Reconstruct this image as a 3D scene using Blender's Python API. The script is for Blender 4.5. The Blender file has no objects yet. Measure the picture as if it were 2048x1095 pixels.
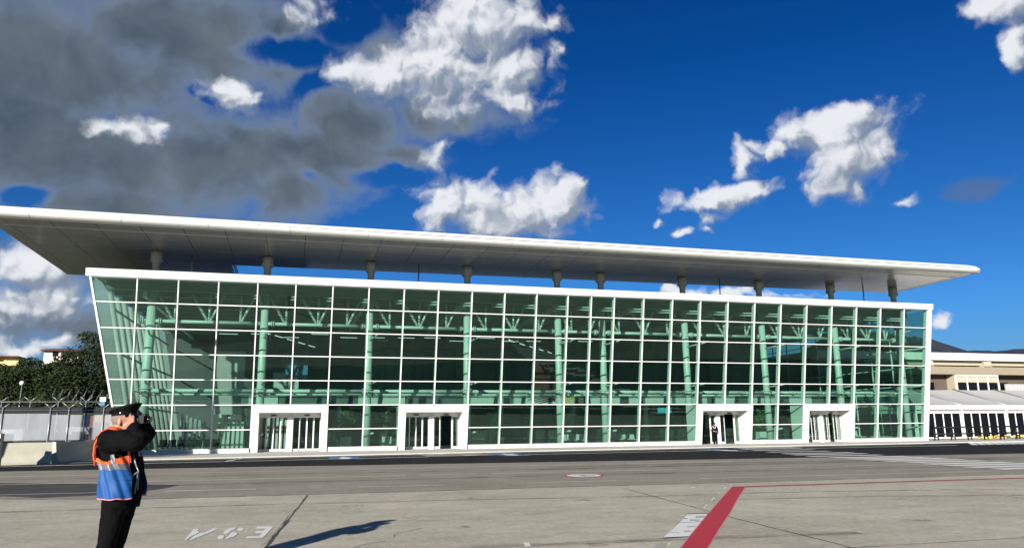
import bpy, math, random
from math import sin, cos, pi, radians, tan, atan2, sqrt
from mathutils import Vector, Matrix
random.seed(7)
S = bpy.context.scene
COL = S.collection

# ---------------------------------------------------------------- camera
cam_d = bpy.data.cameras.new("camera"); cam = bpy.data.objects.new("camera", cam_d); COL.objects.link(cam)
S.camera = cam
cam_d.sensor_width = 36.0; cam_d.lens = 1488.394/2048*36.0
cam_d.clip_start = 0.1; cam_d.clip_end = 20000
yaw, pit, rol = .2784826, .2040880, -.0104265
fw = Vector((sin(yaw)*cos(pit), cos(yaw)*cos(pit), sin(pit)))
r0 = Vector((cos(yaw), -sin(yaw), 0)); u0 = r0.cross(fw)
rt = r0*cos(rol)+u0*sin(rol); up = u0*cos(rol)-r0*sin(rol)
m3 = Matrix((rt, up, -fw)).transposed()
cam.matrix_world = Matrix.Translation((0, 0, 1.55)) @ m3.to_4x4()

# ---------------------------------------------------------------- light and exposure
SUN_EL, SUN_AZ = radians(17.5), radians(215)     # azimuth from +Y clockwise: the sun is behind and left
EXPO, SKY = 0.95, 0.11
S.view_settings.view_transform = 'Standard'; S.view_settings.look = 'None'
S.view_settings.exposure = EXPO; S.view_settings.gamma = 1; S.view_settings.use_curve_mapping = False
sd = bpy.data.lights.new("sun", 'SUN'); sd.energy = 4.6; sd.angle = radians(.5); sd.color = (1, .95, .87)
so = bpy.data.objects.new("sun", sd); COL.objects.link(so)
sdir = Vector((sin(SUN_AZ)*cos(SUN_EL), cos(SUN_AZ)*cos(SUN_EL), sin(SUN_EL)))
so.rotation_euler = sdir.to_track_quat('Z', 'Y').to_euler()
so.location = (-30, -60, 40)
cy = S.cycles
cy.max_bounces = 8; cy.diffuse_bounces = 3; cy.glossy_bounces = 3; cy.transmission_bounces = 4
cy.transparent_max_bounces = 16; cy.use_denoising = True; cy.caustics_reflective = False; cy.caustics_refractive = False

# clouds: (azimuth, elevation, half width, half height, weight) in degrees
CL_DARK = [(-17.35,24.01,9.67,4.53,1),(-9.25,27.64,9.61,3.48,1),(-18.56,19.28,7.23,4.62,1),(-12.71,17.99,6.62,3.64,1),(-6.11,19.21,8.07,3.82,1),(0.03,20.54,6.59,3.22,1),(-2.02,17.09,4.09,2.17,0.9),(3.0,22.96,5.17,2.5,0.9),(-12.8,15.6,5.18,2.01,1),(6.62,20.97,4.41,1.11,0.6),(-17.03,7.65,3.71,1.77,0.7),(-13.81,6.87,3.95,1.66,0.85),(-16.14,10.01,4.13,1.47,0.4),(5.21,28.1,3.68,1.9,0.5),(8.97,23.83,3.67,1.63,0.6),(12.64,23.36,3.69,0.92,0.45),(-2.72,28.67,3.08,2.31,0.7)]
CL_HOLE = [(-17.7,15.39,1.36,0.89,1),(-2.24,27.2,4.26,1.02,1),(2.33,29.59,2.22,2.01,0.9),(-7.87,23.85,1.4,0.67,0.8),(-0.22,25.35,2.72,0.77,0.6),(-9.85,20.74,0.74,0.54,0.7),(-16.71,12.75,2.32,0.71,1),(0.13,18.36,1.13,0.66,0.5),(5.48,19.24,3.56,0.82,0.7),(-15.18,11.94,0.88,0.83,0.7)]
CL_BRIGHT = [(13.47,30.17,5.06,2.72,1),(10.15,26.94,5.4,2.47,1),(5.47,26.36,3.66,1.58,1),(15.55,26.65,2.91,2.31,1),(17.06,30.34,1.9,1.71,0.9),(16.35,24.83,2.48,1.27,0.9),(11.0,24.44,3.29,1.27,0.5),(-6.26,23.74,2.09,1.02,0.7),(-12.75,20.18,2.42,0.66,0.6),(-10.51,20.64,0.83,0.4,0.5),(0.01,29.75,1.58,0.93,0.3),(9.9,20.64,0.89,0.67,0.4),(18.96,30.12,1.47,0.69,0.5),(19.72,27.28,0.91,1.59,0.3),(16.24,16.2,5.18,2.36,1),(19.66,17.28,2.07,2.46,1),(10.66,16.77,2.39,1.97,1),(13.85,17.36,2.41,1.52,0.9),(22.21,16.05,0.71,1.14,0.3),(40.8,20.31,4.06,1.7,1),(41.57,21.22,2.29,1.18,1),(40.94,18.37,3.08,2.39,1),(42.98,18.75,1.9,1.68,0.8),(44.15,19.06,1.4,1.26,0.9),(38.06,20.84,1.9,1.31,1),(36.7,19.68,1.23,0.77,0.7),(41.74,16.34,1.13,1.2,0.7),(34.3,19.25,0.65,1.78,0.6),(35.12,20.24,0.94,0.64,0.5),(32.45,16.7,4.14,0.88,1),(31.54,17.15,1.66,0.81,0.9),(34.11,16.8,2.15,0.8,0.9),(31.25,15.51,0.81,1.03,0.6),(27.65,15.51,0.46,0.3,0.5),(28.91,14.26,0.6,0.34,0.5),(31.06,14.3,0.52,0.3,0.5),(52.28,26.31,2.4,1.44,1),(52.28,24.01,1.07,1.82,0.8),(44.76,15.14,1.1,0.4,0.5),(31.06,9.86,3.93,0.45,0.8),(35.68,9.53,2.05,0.29,0.5),(45.83,6.5,0.64,0.46,0.7),(-17.64,10.84,3.42,1.61,0.8),(-15.6,8.9,2.78,1.57,0.65),(-18.43,8.02,1.63,1.27,0.5),(-17.62,5.46,1.78,0.57,0.6),(-15.32,5.96,1.29,0.52,0.5)]
CL_FAINT = [(49.47,15.26,2.18,1.02,1),(48.42,14.95,1.4,0.45,0.8)]

class NT:
    """small helper to write node trees"""
    def __init__(s, nt): s.nt = nt; s.n = nt.nodes; s.l = nt.links
    def add(s, t, **kw):
        x = s.n.new(t)
        for k, v in kw.items(): setattr(x, k, v)
        return x
    def put(s, sock, v):
        if isinstance(v, bpy.types.NodeSocket): s.l.new(v, sock)
        elif v is not None: sock.default_value = v
    def m(s, op, a, b=None, c=None, clamp=False):
        x = s.add('ShaderNodeMath', operation=op, use_clamp=clamp)
        s.put(x.inputs[0], a); s.put(x.inputs[1], b)
        if c is not None: s.put(x.inputs[2], c)
        return x.outputs[0]
    def v(s, op, a, b=None, c=None):
        x = s.add('ShaderNodeVectorMath', operation=op)
        s.put(x.inputs[0], a)
        if b is not None: s.put(x.inputs[1], b)
        if c is not None: s.put(x.inputs[2], c)
        return x.outputs['Value'] if op in ('LENGTH', 'DOT_PRODUCT') else x.outputs[0]
    def ss(s, x, a, b):
        n = s.add('ShaderNodeMapRange', interpolation_type='SMOOTHSTEP')
        s.put(n.inputs[0], x); n.inputs[1].default_value = a; n.inputs[2].default_value = b
        return n.outputs[0]
    def mix(s, f, a, b, bt='MIX'):
        n = s.add('ShaderNodeMix', data_type='RGBA', blend_type=bt)
        s.put(n.inputs[0], f); s.put(n.inputs[6], a); s.put(n.inputs[7], b)
        return n.outputs[2]
    def noise(s, vec, scale, detail=4, rough=.55, dist=0):
        n = s.add('ShaderNodeTexNoise'); s.put(n.inputs['Vector'], vec)
        n.inputs['Scale'].default_value = scale; n.inputs['Detail'].default_value = detail
        n.inputs['Roughness'].default_value = rough; n.inputs['Distortion'].default_value = dist
        return n.outputs[0]

w = bpy.data.worlds.new("World"); S.world = w; w.use_nodes = True
t = NT(w.node_tree); w.node_tree.nodes.clear()
sky = t.add('ShaderNodeTexSky', sky_type='NISHITA', sun_disc=False)
sky.sun_elevation = SUN_EL; sky.sun_rotation = SUN_AZ; sky.altitude = 0; sky.air_density = 1; sky.dust_density = .3; sky.ozone_density = 2.5
tc = t.add('ShaderNodeTexCoord'); sx = t.add('ShaderNodeSeparateXYZ'); t.l.new(tc.outputs['Generated'], sx.inputs[0])
az = t.m('MULTIPLY', t.m('ARCTAN2', sx.outputs[0], sx.outputs[1]), 180/pi)
el = t.m('MULTIPLY', t.m('ARCSINE', sx.outputs[2]), 180/pi)
cb = t.add('ShaderNodeCombineXYZ'); t.put(cb.inputs[0], az); t.put(cb.inputs[1], el)
P0 = cb.outputs[0]
def field(P, blobs):
    r = None
    for (a, e, ra, re, wt) in blobs:
        d = t.v('LENGTH', t.v('MULTIPLY_ADD', P, (1/ra, 1/re, 0), (-a/ra, -e/re, 0)))
        f = t.m('MULTIPLY_ADD', d, -wt, wt*1.15)
        r = f if r is None else t.m('SMOOTH_MAX', r, f, .15)
    return r
def fbm(P, sc, d=10, r=.62): return t.noise(P, sc, d, r)
K = 1/(SKY*2**EXPO)
c = lambda r, g, b, k=1: (r*K*k, g*K*k, b*K*k, 1)
hs = t.add('ShaderNodeHueSaturation'); hs.inputs['Saturation'].default_value = 1.25; hs.inputs['Value'].default_value = 1.0
t.l.new(sky.outputs[0], hs.inputs['Color'])
ramp = t.add('ShaderNodeValToRGB'); t.put(ramp.inputs[0], t.m('DIVIDE', el, 45, clamp=True))
cr = ramp.color_ramp; cr.elements[0].position = 0; cr.elements[0].color = (.15, .21, .34, 1)
cr.elements[1].position = 1; cr.elements[1].color = (.04, .13, .26, 1)
for p_, q_ in ((.18, (.12, .275, .49, 1)), (.34, (.088, .237, .425, 1)), (.62, (.020, .178, .36, 1))):
    e_ = cr.elements.new(p_); e_.color = q_
base = t.mix(1.0, hs.outputs[0], ramp.outputs[0], 'MULTIPLY')

def cloudy(lo, hi):
    """the clouded sky for azimuths lo..hi; only the clouds that can reach into that sector are evaluated"""
    near = lambda L: [b for b in L if b[0]+b[2]*1.5+3.2 > lo and b[0]-b[2]*1.5-3.2 < hi]
    nz = t.add('ShaderNodeTexNoise'); t.put(nz.inputs['Vector'], P0); nz.inputs['Scale'].default_value = .30; nz.inputs['Detail'].default_value = 5; nz.inputs['Roughness'].default_value = .55
    P1 = t.v('ADD', P0, t.v('MULTIPLY', t.v('SUBTRACT', nz.outputs['Color'], (.5, .5, .5)), (4.0, 2.9, 0)))
    nb = fbm(P1, .50, 9, .56)
    col = base
    dark = near(CL_DARK)
    if dark:
        nw = t.add('ShaderNodeTexNoise'); t.put(nw.inputs['Vector'], P0); nw.inputs['Scale'].default_value = .13; nw.inputs['Detail'].default_value = 4
        P2 = t.v('ADD', P0, t.v('MULTIPLY', t.v('SUBTRACT', nw.outputs['Color'], (.5, .5, .5)), (6, 4, 0)))
        FD = field(P2, dark)
        if near(CL_HOLE): FD = t.m('SUBTRACT', FD, t.m('MAXIMUM', t.m('MULTIPLY', field(P2, near(CL_HOLE)), 1.05), 0))
        nd = fbm(P2, .26, 8, .55); nd2 = fbm(t.v('ADD', P2, (1.2, 1.5, 0)), .19, 7, .52)
        DD = t.m('MULTIPLY_ADD', t.m('SUBTRACT', nd, .5), 1.6, FD)
        aD = t.ss(DD, -.22, .50)
        core = t.ss(DD, -.05, .85)
        shade = t.m('ADD', t.m('MULTIPLY', t.m('SUBTRACT', nd2, .5), 2.0), .5, clamp=True)
        colD = t.mix(core, c(.20, .27, .40), t.mix(shade, c(.052, .085, .128), c(.165, .20, .24)))
        col = t.mix(aD, col, colD)
    if near(CL_FAINT):
        aF = t.m('MULTIPLY', t.ss(t.m('MULTIPLY_ADD', t.m('SUBTRACT', nb, .5), .9, field(P1, CL_FAINT)), 0, .9), .55)
        col = t.mix(aF, col, c(.12, .17, .27))
    br = near(CL_BRIGHT)
    if br:
        FB = field(P1, br)
        def bil(P):
            """cauliflower lumps: inverted smooth cells at two sizes, broken up by fine noise"""
            r = None
            for sc, wt in ((.42, .95), (1.05, .50), (2.6, .10)):
                v_ = t.add('ShaderNodeTexVoronoi', feature='SMOOTH_F1'); v_.inputs['Scale'].default_value = sc; v_.inputs['Smoothness'].default_value = .35
                t.put(v_.inputs['Vector'], P); x_ = t.m('MULTIPLY_ADD', v_.outputs['Distance'], -wt, wt*.5)
                r = x_ if r is None else t.m('ADD', r, x_)
            return r
        ba = bil(P1); bb_ = bil(t.v('ADD', P1, (-.28, .34, 0)))
        nf = t.m('SUBTRACT', nb, .5)
        DB = t.m('ADD', t.m('MULTIPLY_ADD', nf, 1.15, FB), t.m('MULTIPLY', ba, .62))
        aB = t.ss(DB, -.16, .58)
        FU = field(t.v('ADD', P1, (-.9, 1.1, 0)), br)
        lit = t.m('ADD', t.m('MULTIPLY', t.m('SUBTRACT', ba, bb_), 1.25), t.m('MULTIPLY', nf, .7))
        lit = t.m('ADD', lit, t.m('MULTIPLY', t.m('SUBTRACT', FB, FU), .95))
        lit = t.m('ADD', lit, t.m('MULTIPLY_ADD', aB, .16, .36))
        colB = t.mix(t.ss(lit, .0, 1.12), c(.25, .305, .40), c(.84, .86, .895))
        col = t.mix(t.m('MULTIPLY', aB, .97), col, colB)
    b = t.add('ShaderNodeBackground'); b.inputs[1].default_value = SKY; t.put(b.inputs[0], col)
    return b.outputs[0]
def pick(f, a, b):
    n = t.add('ShaderNodeMixShader'); t.put(n.inputs[0], f); t.l.new(a, n.inputs[1]); t.l.new(b, n.inputs[2])
    return n.outputs[0]
gt = lambda x: t.m('GREATER_THAN', az, x)
seen = pick(gt(13), pick(gt(-4), cloudy(-40, -4), cloudy(-4, 13)), pick(gt(28), cloudy(13, 28), cloudy(28, 75)))
big = t.ss(t.noise(P0, .045, 6, .6), .56, .68)
far_ = t.add('ShaderNodeBackground'); far_.inputs[1].default_value = SKY
inside = t.m('MULTIPLY', t.m('LESS_THAN', t.m('ABSOLUTE', t.m('SUBTRACT', az, 16)), 52), t.m('MULTIPLY', t.m('LESS_THAN', el, 42), t.m('GREATER_THAN', el, -.5)))
t.put(far_.inputs[0], t.mix(t.m('MULTIPLY', big, t.ss(el, 1, 8)), base, c(.30, .33, .38)))
wo = t.add('ShaderNodeOutputWorld'); t.l.new(pick(inside, far_.outputs[0], seen), wo.inputs[0])

# ---------------------------------------------------------------- materials
def mat(name, col, rough=.6, metal=0., var=0., vscale=3., bump=0., bscale=20., spec=.5, coat=0., stretch=(1, 1, 1), detail=6, emit=0):
    m = bpy.data.materials.new(name); m.use_nodes = True
    k = NT(m.node_tree); p = k.n['Principled BSDF']
    p.inputs['Roughness'].default_value = rough; p.inputs['Metallic'].default_value = metal
    p.inputs['Specular IOR Level'].default_value = spec; p.inputs['Coat Weight'].default_value = coat
    p.inputs['Base Color'].default_value = (*col, 1)
    if emit:
        p.inputs['Emission Color'].default_value = (*col, 1); p.inputs['Emission Strength'].default_value = emit
    if var or bump:
        g_ = k.add('ShaderNodeNewGeometry'); q = k.v('MULTIPLY', g_.outputs['Position'], stretch)
    if var:
        n = k.noise(q, vscale, detail, .6)
        f = k.m('MULTIPLY_ADD', k.m('SUBTRACT', n, .5), var*4, 1.0)
        cc = k.add('ShaderNodeCombineXYZ')
        for i in range(3): k.put(cc.inputs[i], k.m('MULTIPLY', f, col[i]))
        k.l.new(cc.outputs[0], p.inputs['Base Color'])
        k.put(p.inputs['Roughness'], k.m('MULTIPLY_ADD', k.m('SUBTRACT', n, .5), var, rough, clamp=True))
    if bump:
        b = k.add('ShaderNodeBump'); b.inputs['Strength'].default_value = bump; b.inputs['Distance'].default_value = .02
        k.put(b.inputs['Height'], k.noise(q, bscale, 6, .6)); k.l.new(b.outputs[0], p.inputs['Normal'])
    return m

WHITE = mat('white_powder_coated_metal', (.70, .70, .67), .4, var=.05, vscale=.8, stretch=(1, 1, .3))
WHITE2 = mat('white_cladding', (.68, .68, .64), .45, var=.05, vscale=.9, bump=.05, bscale=2)
STEEL = mat('white_painted_steel_tube', (.60, .60, .58), .4, var=.03, vscale=1)
COLLAR = mat('grey_steel_collar', (.52, .52, .47), .45, var=.1, vscale=4)
DARKMET = mat('black_painted_metal', (.007, .007, .008), .5, spec=.2)
GREYMET = mat('galvanised_steel', (.35, .36, .37), .4, .5, var=.08, vscale=6)
CEIL = mat('grey_metal_deck', (.30, .31, .30), .6, var=.06, vscale=1)
BEAM = mat('ceiling_beam_paint', (.16, .17, .165), .6)
FLOOR = mat('polished_grey_tiles', (.24, .24, .235), .35, var=.06, vscale=.8)
PANELW = mat('white_wall_panel', (.50, .51, .49), .6, var=.03, vscale=.7)
DARKW = mat('dark_shop_front', (.035, .04, .04), .3, var=.2, vscale=.6)
MIDW = mat('grey_partition', (.10, .11, .11), .5, var=.15, vscale=.5)
LAMP = mat('lit_tube', (.9, .95, 1), .5, emit=.7)
FLATR = mat('bluish_roof_membrane', (.10, .15, .18), .7, var=.05, vscale=.4)
RUBBER = mat('black_rubber', (.02, .02, .02), .7)
CREAM = mat('cream_concrete', (.42, .37, .27), .75, var=.05, vscale=1.2, bump=.1)
BEIGE = mat('beige_concrete', (.27, .225, .16), .8, var=.06, vscale=1.5, bump=.1)
BARR = mat('weathered_barrier_concrete', (.44, .42, .33), .85, var=.1, vscale=2.2, bump=.2)
CANOPY = mat('white_canopy_fabric', (.42, .42, .41), .6, var=.03, vscale=1.2, bump=.1, bscale=3)
PINE = mat('pine_foliage', (.014, .024, .008), .8, var=.16, vscale=.9, spec=.2)
PINE2 = mat('pine_foliage_light', (.026, .042, .012), .8, var=.16, vscale=.9, spec=.2)
BARK = mat('pine_bark', (.09, .06, .04), .9, var=.1, vscale=6)
SHRUB = mat('shrub_leaves', (.03, .045, .016), .7, var=.15, vscale=2, spec=.2)
PLANT = mat('indoor_plant_leaves', (.05, .12, .04), .5)
RED_TILE = mat('dark_red_roof', (.10, .035, .03), .8)
YELLOW = mat('yellow_kerb_paint', (.75, .50, .12), .6)
HILLM = mat('far_scrub_hill', (.026, .034, .050), .95, var=.12, vscale=.004, detail=8, spec=.1)
GRASS = mat('dry_grass', (.07, .08, .035), .95, var=.15, vscale=.3, spec=.1)
BLUEP = mat('blue_parking_paint', (.10, .19, .34), .8, var=.2, vscale=3, spec=.1)

def glass(name, tint, refl=1.0, dust=None, amount=0):
    m = bpy.data.materials.new(name); m.use_nodes = True
    k = NT(m.node_tree); k.n.clear()
    tr = k.add('ShaderNodeBsdfTransparent'); tr.inputs[0].default_value = (*tint, 1)
    gl = k.add('ShaderNodeBsdfGlossy'); gl.inputs['Roughness'].default_value = .01; gl.inputs[0].default_value = (.62, .92, .78, 1)
    g0 = k.add('ShaderNodeNewGeometry')    # the same reflectance from both sides of the thin pane
    cs = k.m('ABSOLUTE', k.v('DOT_PRODUCT', g0.outputs['Normal'], g0.outputs['Incoming']))
    sch = k.m('MULTIPLY_ADD', k.m('POWER', k.m('SUBTRACT', 1, cs, clamp=True), 5), .92, .075)
    mx = k.add('ShaderNodeMixShader'); k.put(mx.inputs[0], k.m('MULTIPLY', sch, refl, clamp=True))
    k.l.new(tr.outputs[0], mx.inputs[1]); k.l.new(gl.outputs[0], mx.inputs[2])
    out = mx.outputs[0]
    if dust:    # thin film of dust and the body colour of the pane, patchy from pane to pane
        g_ = k.add('ShaderNodeNewGeometry'); q = g_.outputs['Position']
        n = k.m('MULTIPLY', k.noise(q, .35, 4, .6), k.noise(k.v('MULTIPLY', q, (3, 1, .4)), 1.1, 5, .6))
        d = k.add('ShaderNodeBsdfDiffuse'); d.inputs[0].default_value = (*dust, 1)
        m2 = k.add('ShaderNodeMixShader'); k.put(m2.inputs[0], k.m('MULTIPLY', n, amount*4)); k.l.new(out, m2.inputs[1]); k.l.new(d.outputs[0], m2.inputs[2]); out = m2.outputs[0]
        bp = k.add('ShaderNodeBump'); bp.inputs['Strength'].default_value = .05; bp.inputs['Distance'].default_value = .05
        k.put(bp.inputs['Height'], k.noise(q, .6, 2, .5)); k.l.new(bp.outputs[0], gl.inputs['Normal'])
    o = k.add('ShaderNodeOutputMaterial'); k.l.new(out, o.inputs[0])
    return m
GGREEN = glass('green_tinted_glass', (.47, .69, .60), 1.0, (.16, .46, .33), .010)
GDOOR = glass('clear_door_glass', (.62, .68, .66))
def veil(name, col, tr):
    m = bpy.data.materials.new(name); m.use_nodes = True
    k = NT(m.node_tree); k.n.clear()
    d = k.add('ShaderNodeBsdfDiffuse'); d.inputs[0].default_value = (*col, 1); l = k.add('ShaderNodeBsdfTranslucent'); l.inputs[0].default_value = (*col, 1)
    a = k.add('ShaderNodeMixShader'); a.inputs[0].default_value = .6; k.l.new(d.outputs[0], a.inputs[1]); k.l.new(l.outputs[0], a.inputs[2])
    t_ = k.add('ShaderNodeBsdfTransparent'); t_.inputs[0].default_value = (.8, .9, .86, 1)
    b = k.add('ShaderNodeMixShader'); b.inputs[0].default_value = tr; k.l.new(a.outputs[0], b.inputs[1]); k.l.new(t_.outputs[0], b.inputs[2])
    o = k.add('ShaderNodeOutputMaterial'); k.l.new(b.outputs[0], o.inputs[0]); return m
VEIL = veil('frosted_side_glazing', (.62, .70, .66), .45)
GBLACK = mat('dark_window_glass', (.005, .006, .008), .08, spec=.35)

def screen_mat():
    m = bpy.data.materials.new('translucent_fence_screen'); m.use_nodes = True
    k = NT(m.node_tree); p = k.n['Principled BSDF']; p.inputs['Base Color'].default_value = (.27, .29, .31, 1); p.inputs['Roughness'].default_value = .5
    g_ = k.add('ShaderNodeNewGeometry')
    n = k.noise(k.v('MULTIPLY', g_.outputs['Position'], (1, 1, .5)), .9, 4, .5)
    k.put(p.inputs['Alpha'], k.m('MULTIPLY_ADD', n, .9, .12, clamp=True))
    return m
SCREEN = screen_mat()

def ground_mat(name, c1, c2, spk, stain, scl, rough=.9, patch=None, bump=.25, spec=.2):
    """worn paving: broad stains, streaks, fine aggregate"""
    m = bpy.data.materials.new(name); m.use_nodes = True
    k = NT(m.node_tree); p = k.n['Principled BSDF']; p.inputs['Roughness'].default_value = rough; p.inputs['Specular IOR Level'].default_value = spec
    g_ = k.add('ShaderNodeNewGeometry'); q = g_.outputs['Position']
    a = k.noise(q, .35*scl, 8, .62); b = k.noise(k.v('MULTIPLY', q, (.8, 1.2, 1)), 1.6*scl, 7, .65); f = k.noise(q, 9, 5, .8); f2 = k.noise(q, 90, 2, .6)
    x = k.m('ADD', k.m('MULTIPLY', k.m('SUBTRACT', a, .5), stain*2.2), k.m('MULTIPLY', k.m('SUBTRACT', b, .5), stain*1.8))
    x = k.m('ADD', x, k.m('ADD', k.m('MULTIPLY', k.m('SUBTRACT', f, .5), spk*2), k.m('MULTIPLY', k.m('SUBTRACT', f2, .5), spk*1.6)))
    col = k.mix(k.m('ADD', x, .5, clamp=True), (*c1, 1), (*c2, 1))
    sp = k.ss(k.noise(q, 3.1*scl, 9, .75), .64, .72)
    col = k.mix(k.m('MULTIPLY', sp, .35), col, (*[v*.45 for v in c1], 1))
    k.put(p.inputs['Base Color'], col)
    bb = k.add('ShaderNodeBump'); bb.inputs['Strength'].default_value = bump; bb.inputs['Distance'].default_value = .01
    k.put(bb.inputs['Height'], k.m('ADD', f, b)); k.l.new(bb.outputs[0], p.inputs['Normal'])
    return m
APRON = ground_mat('apron_concrete', (.30, .275, .208), (.57, .535, .418), .9, .55, 1)
OLDASP = ground_mat('old_grey_asphalt', (.19, .173, .135), (.36, .332, .265), 1.0, .5, 1)
NEWASP = ground_mat('dark_asphalt', (.011, .011, .013), (.033, .033, .036), .8, .5, 1, 1.0, spec=.06)
PATCHA = ground_mat('dark_patch_asphalt', (.04, .04, .042), (.10, .097, .09), .5, .6, 2)
PAVE = ground_mat('pale_pavement', (.42, .41, .36), (.60, .59, .53), .3, .5, 1.5)

def paint_mat(name, col, under, wear=.5):
    m = bpy.data.materials.new(name); m.use_nodes = True
    k = NT(m.node_tree); p = k.n['Principled BSDF']; p.inputs['Roughness'].default_value = .7
    g_ = k.add('ShaderNodeNewGeometry'); q = g_.outputs['Position']
    n = k.m('ADD', k.m('MULTIPLY', k.noise(q, 9, 8, .7), .6), k.m('MULTIPLY', k.noise(q, 1.4, 5, .6), .5))
    f = k.ss(n, wear, wear+.13)
    v_ = k.noise(q, 2.5, 5, .6)
    cc = k.mix(v_, (*[x*.8 for x in col], 1), (*col, 1))
    k.put(p.inputs['Base Color'], k.mix(f, cc, (*under, 1)))
    return m
PWHITE = paint_mat('worn_white_paint', (.82, .81, .75), (.3, .29, .26), .71)
PWORN = paint_mat('faded_white_line', (.72, .69, .58), (.25, .23, .19), .62)
PRED = paint_mat('red_road_paint', (.52, .024, .04), (.34, .13, .12), .66)
PREDD = paint_mat('dark_red_road_paint', (.36, .016, .035), (.3, .2, .18), .72)
PPINK = paint_mat('faded_pink_edge', (.62, .33, .30), (.36, .33, .28), .60)
PGREY = paint_mat('grey_road_paint', (.42, .40, .42), (.5, .5, .5), .62)
PPALE = paint_mat('pale_repair_mortar', (.42, .41, .36), (.35, .33, .28), .55)
def mark_mat(name, col, lo, hi, amt, stretch):
    m = bpy.data.materials.new(name); m.use_nodes = True
    k = NT(m.node_tree); p = k.n['Principled BSDF']; p.inputs['Base Color'].default_value = (*col, 1); p.inputs['Roughness'].default_value = .9
    g_ = k.add('ShaderNodeNewGeometry'); n = k.noise(k.v('MULTIPLY', g_.outputs['Position'], stretch), 1.6, 8, .7)
    k.put(p.inputs['Alpha'], k.m('MULTIPLY', k.ss(n, lo, hi), amt)); return m
TYRE = mark_mat('tyre_rubber_marks', (.03, .028, .026), .38, .66, .40, (.5, 3, 1))
OIL = mark_mat('oil_stain', (.04, .035, .03), .48, .72, .55, (2, 2, 1))
JOINT = mat('joint_filler', (.055, .05, .04), .9, var=.2, vscale=5)
PBLACK = mat('black_road_paint', (.03, .03, .025), .8)

def soffit_mat():
    m = bpy.data.materials.new('satin_soffit_panels'); m.use_nodes = True
    k = NT(m.node_tree); p = k.n['Principled BSDF']; p.inputs['Roughness'].default_value = .22; p.inputs['Coat Weight'].default_value = .4; p.inputs['Coat Roughness'].default_value = .12
    g_ = k.add('ShaderNodeNewGeometry')
    bt = k.add('ShaderNodeTexBrick'); bt.offset = 0; bt.squash = 1
    k.put(bt.inputs['Vector'], g_.outputs['Position'])
    bt.inputs['Scale'].default_value = 1; bt.inputs['Brick Width'].default_value = 2.585; bt.inputs['Row Height'].default_value = 3.05
    bt.inputs['Mortar Size'].default_value = .024; bt.inputs['Mortar Smooth'].default_value = .2
    bt.inputs['Color1'].default_value = (.42, .415, .395, 1); bt.inputs['Color2'].default_value = (.46, .455, .435, 1); bt.inputs['Mortar'].default_value = (.10, .10, .105, 1)
    n = k.noise(k.v('MULTIPLY', g_.outputs['Position'], (.5, 2, 1)), .8, 5, .6)
    k.put(p.inputs['Base Color'], k.mix(k.m('MULTIPLY', n, .35), bt.outputs[0], (.13, .13, .12, 1)))
    b = k.add('ShaderNodeBump'); b.inputs['Strength'].default_value = .15; b.inputs['Distance'].default_value = .03
    k.put(b.inputs['Height'], k.noise(g_.outputs['Position'], 1.2, 3, .5)); k.l.new(b.outputs[0], p.inputs['Normal'])
    return m
SOFFIT = soffit_mat()

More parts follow.
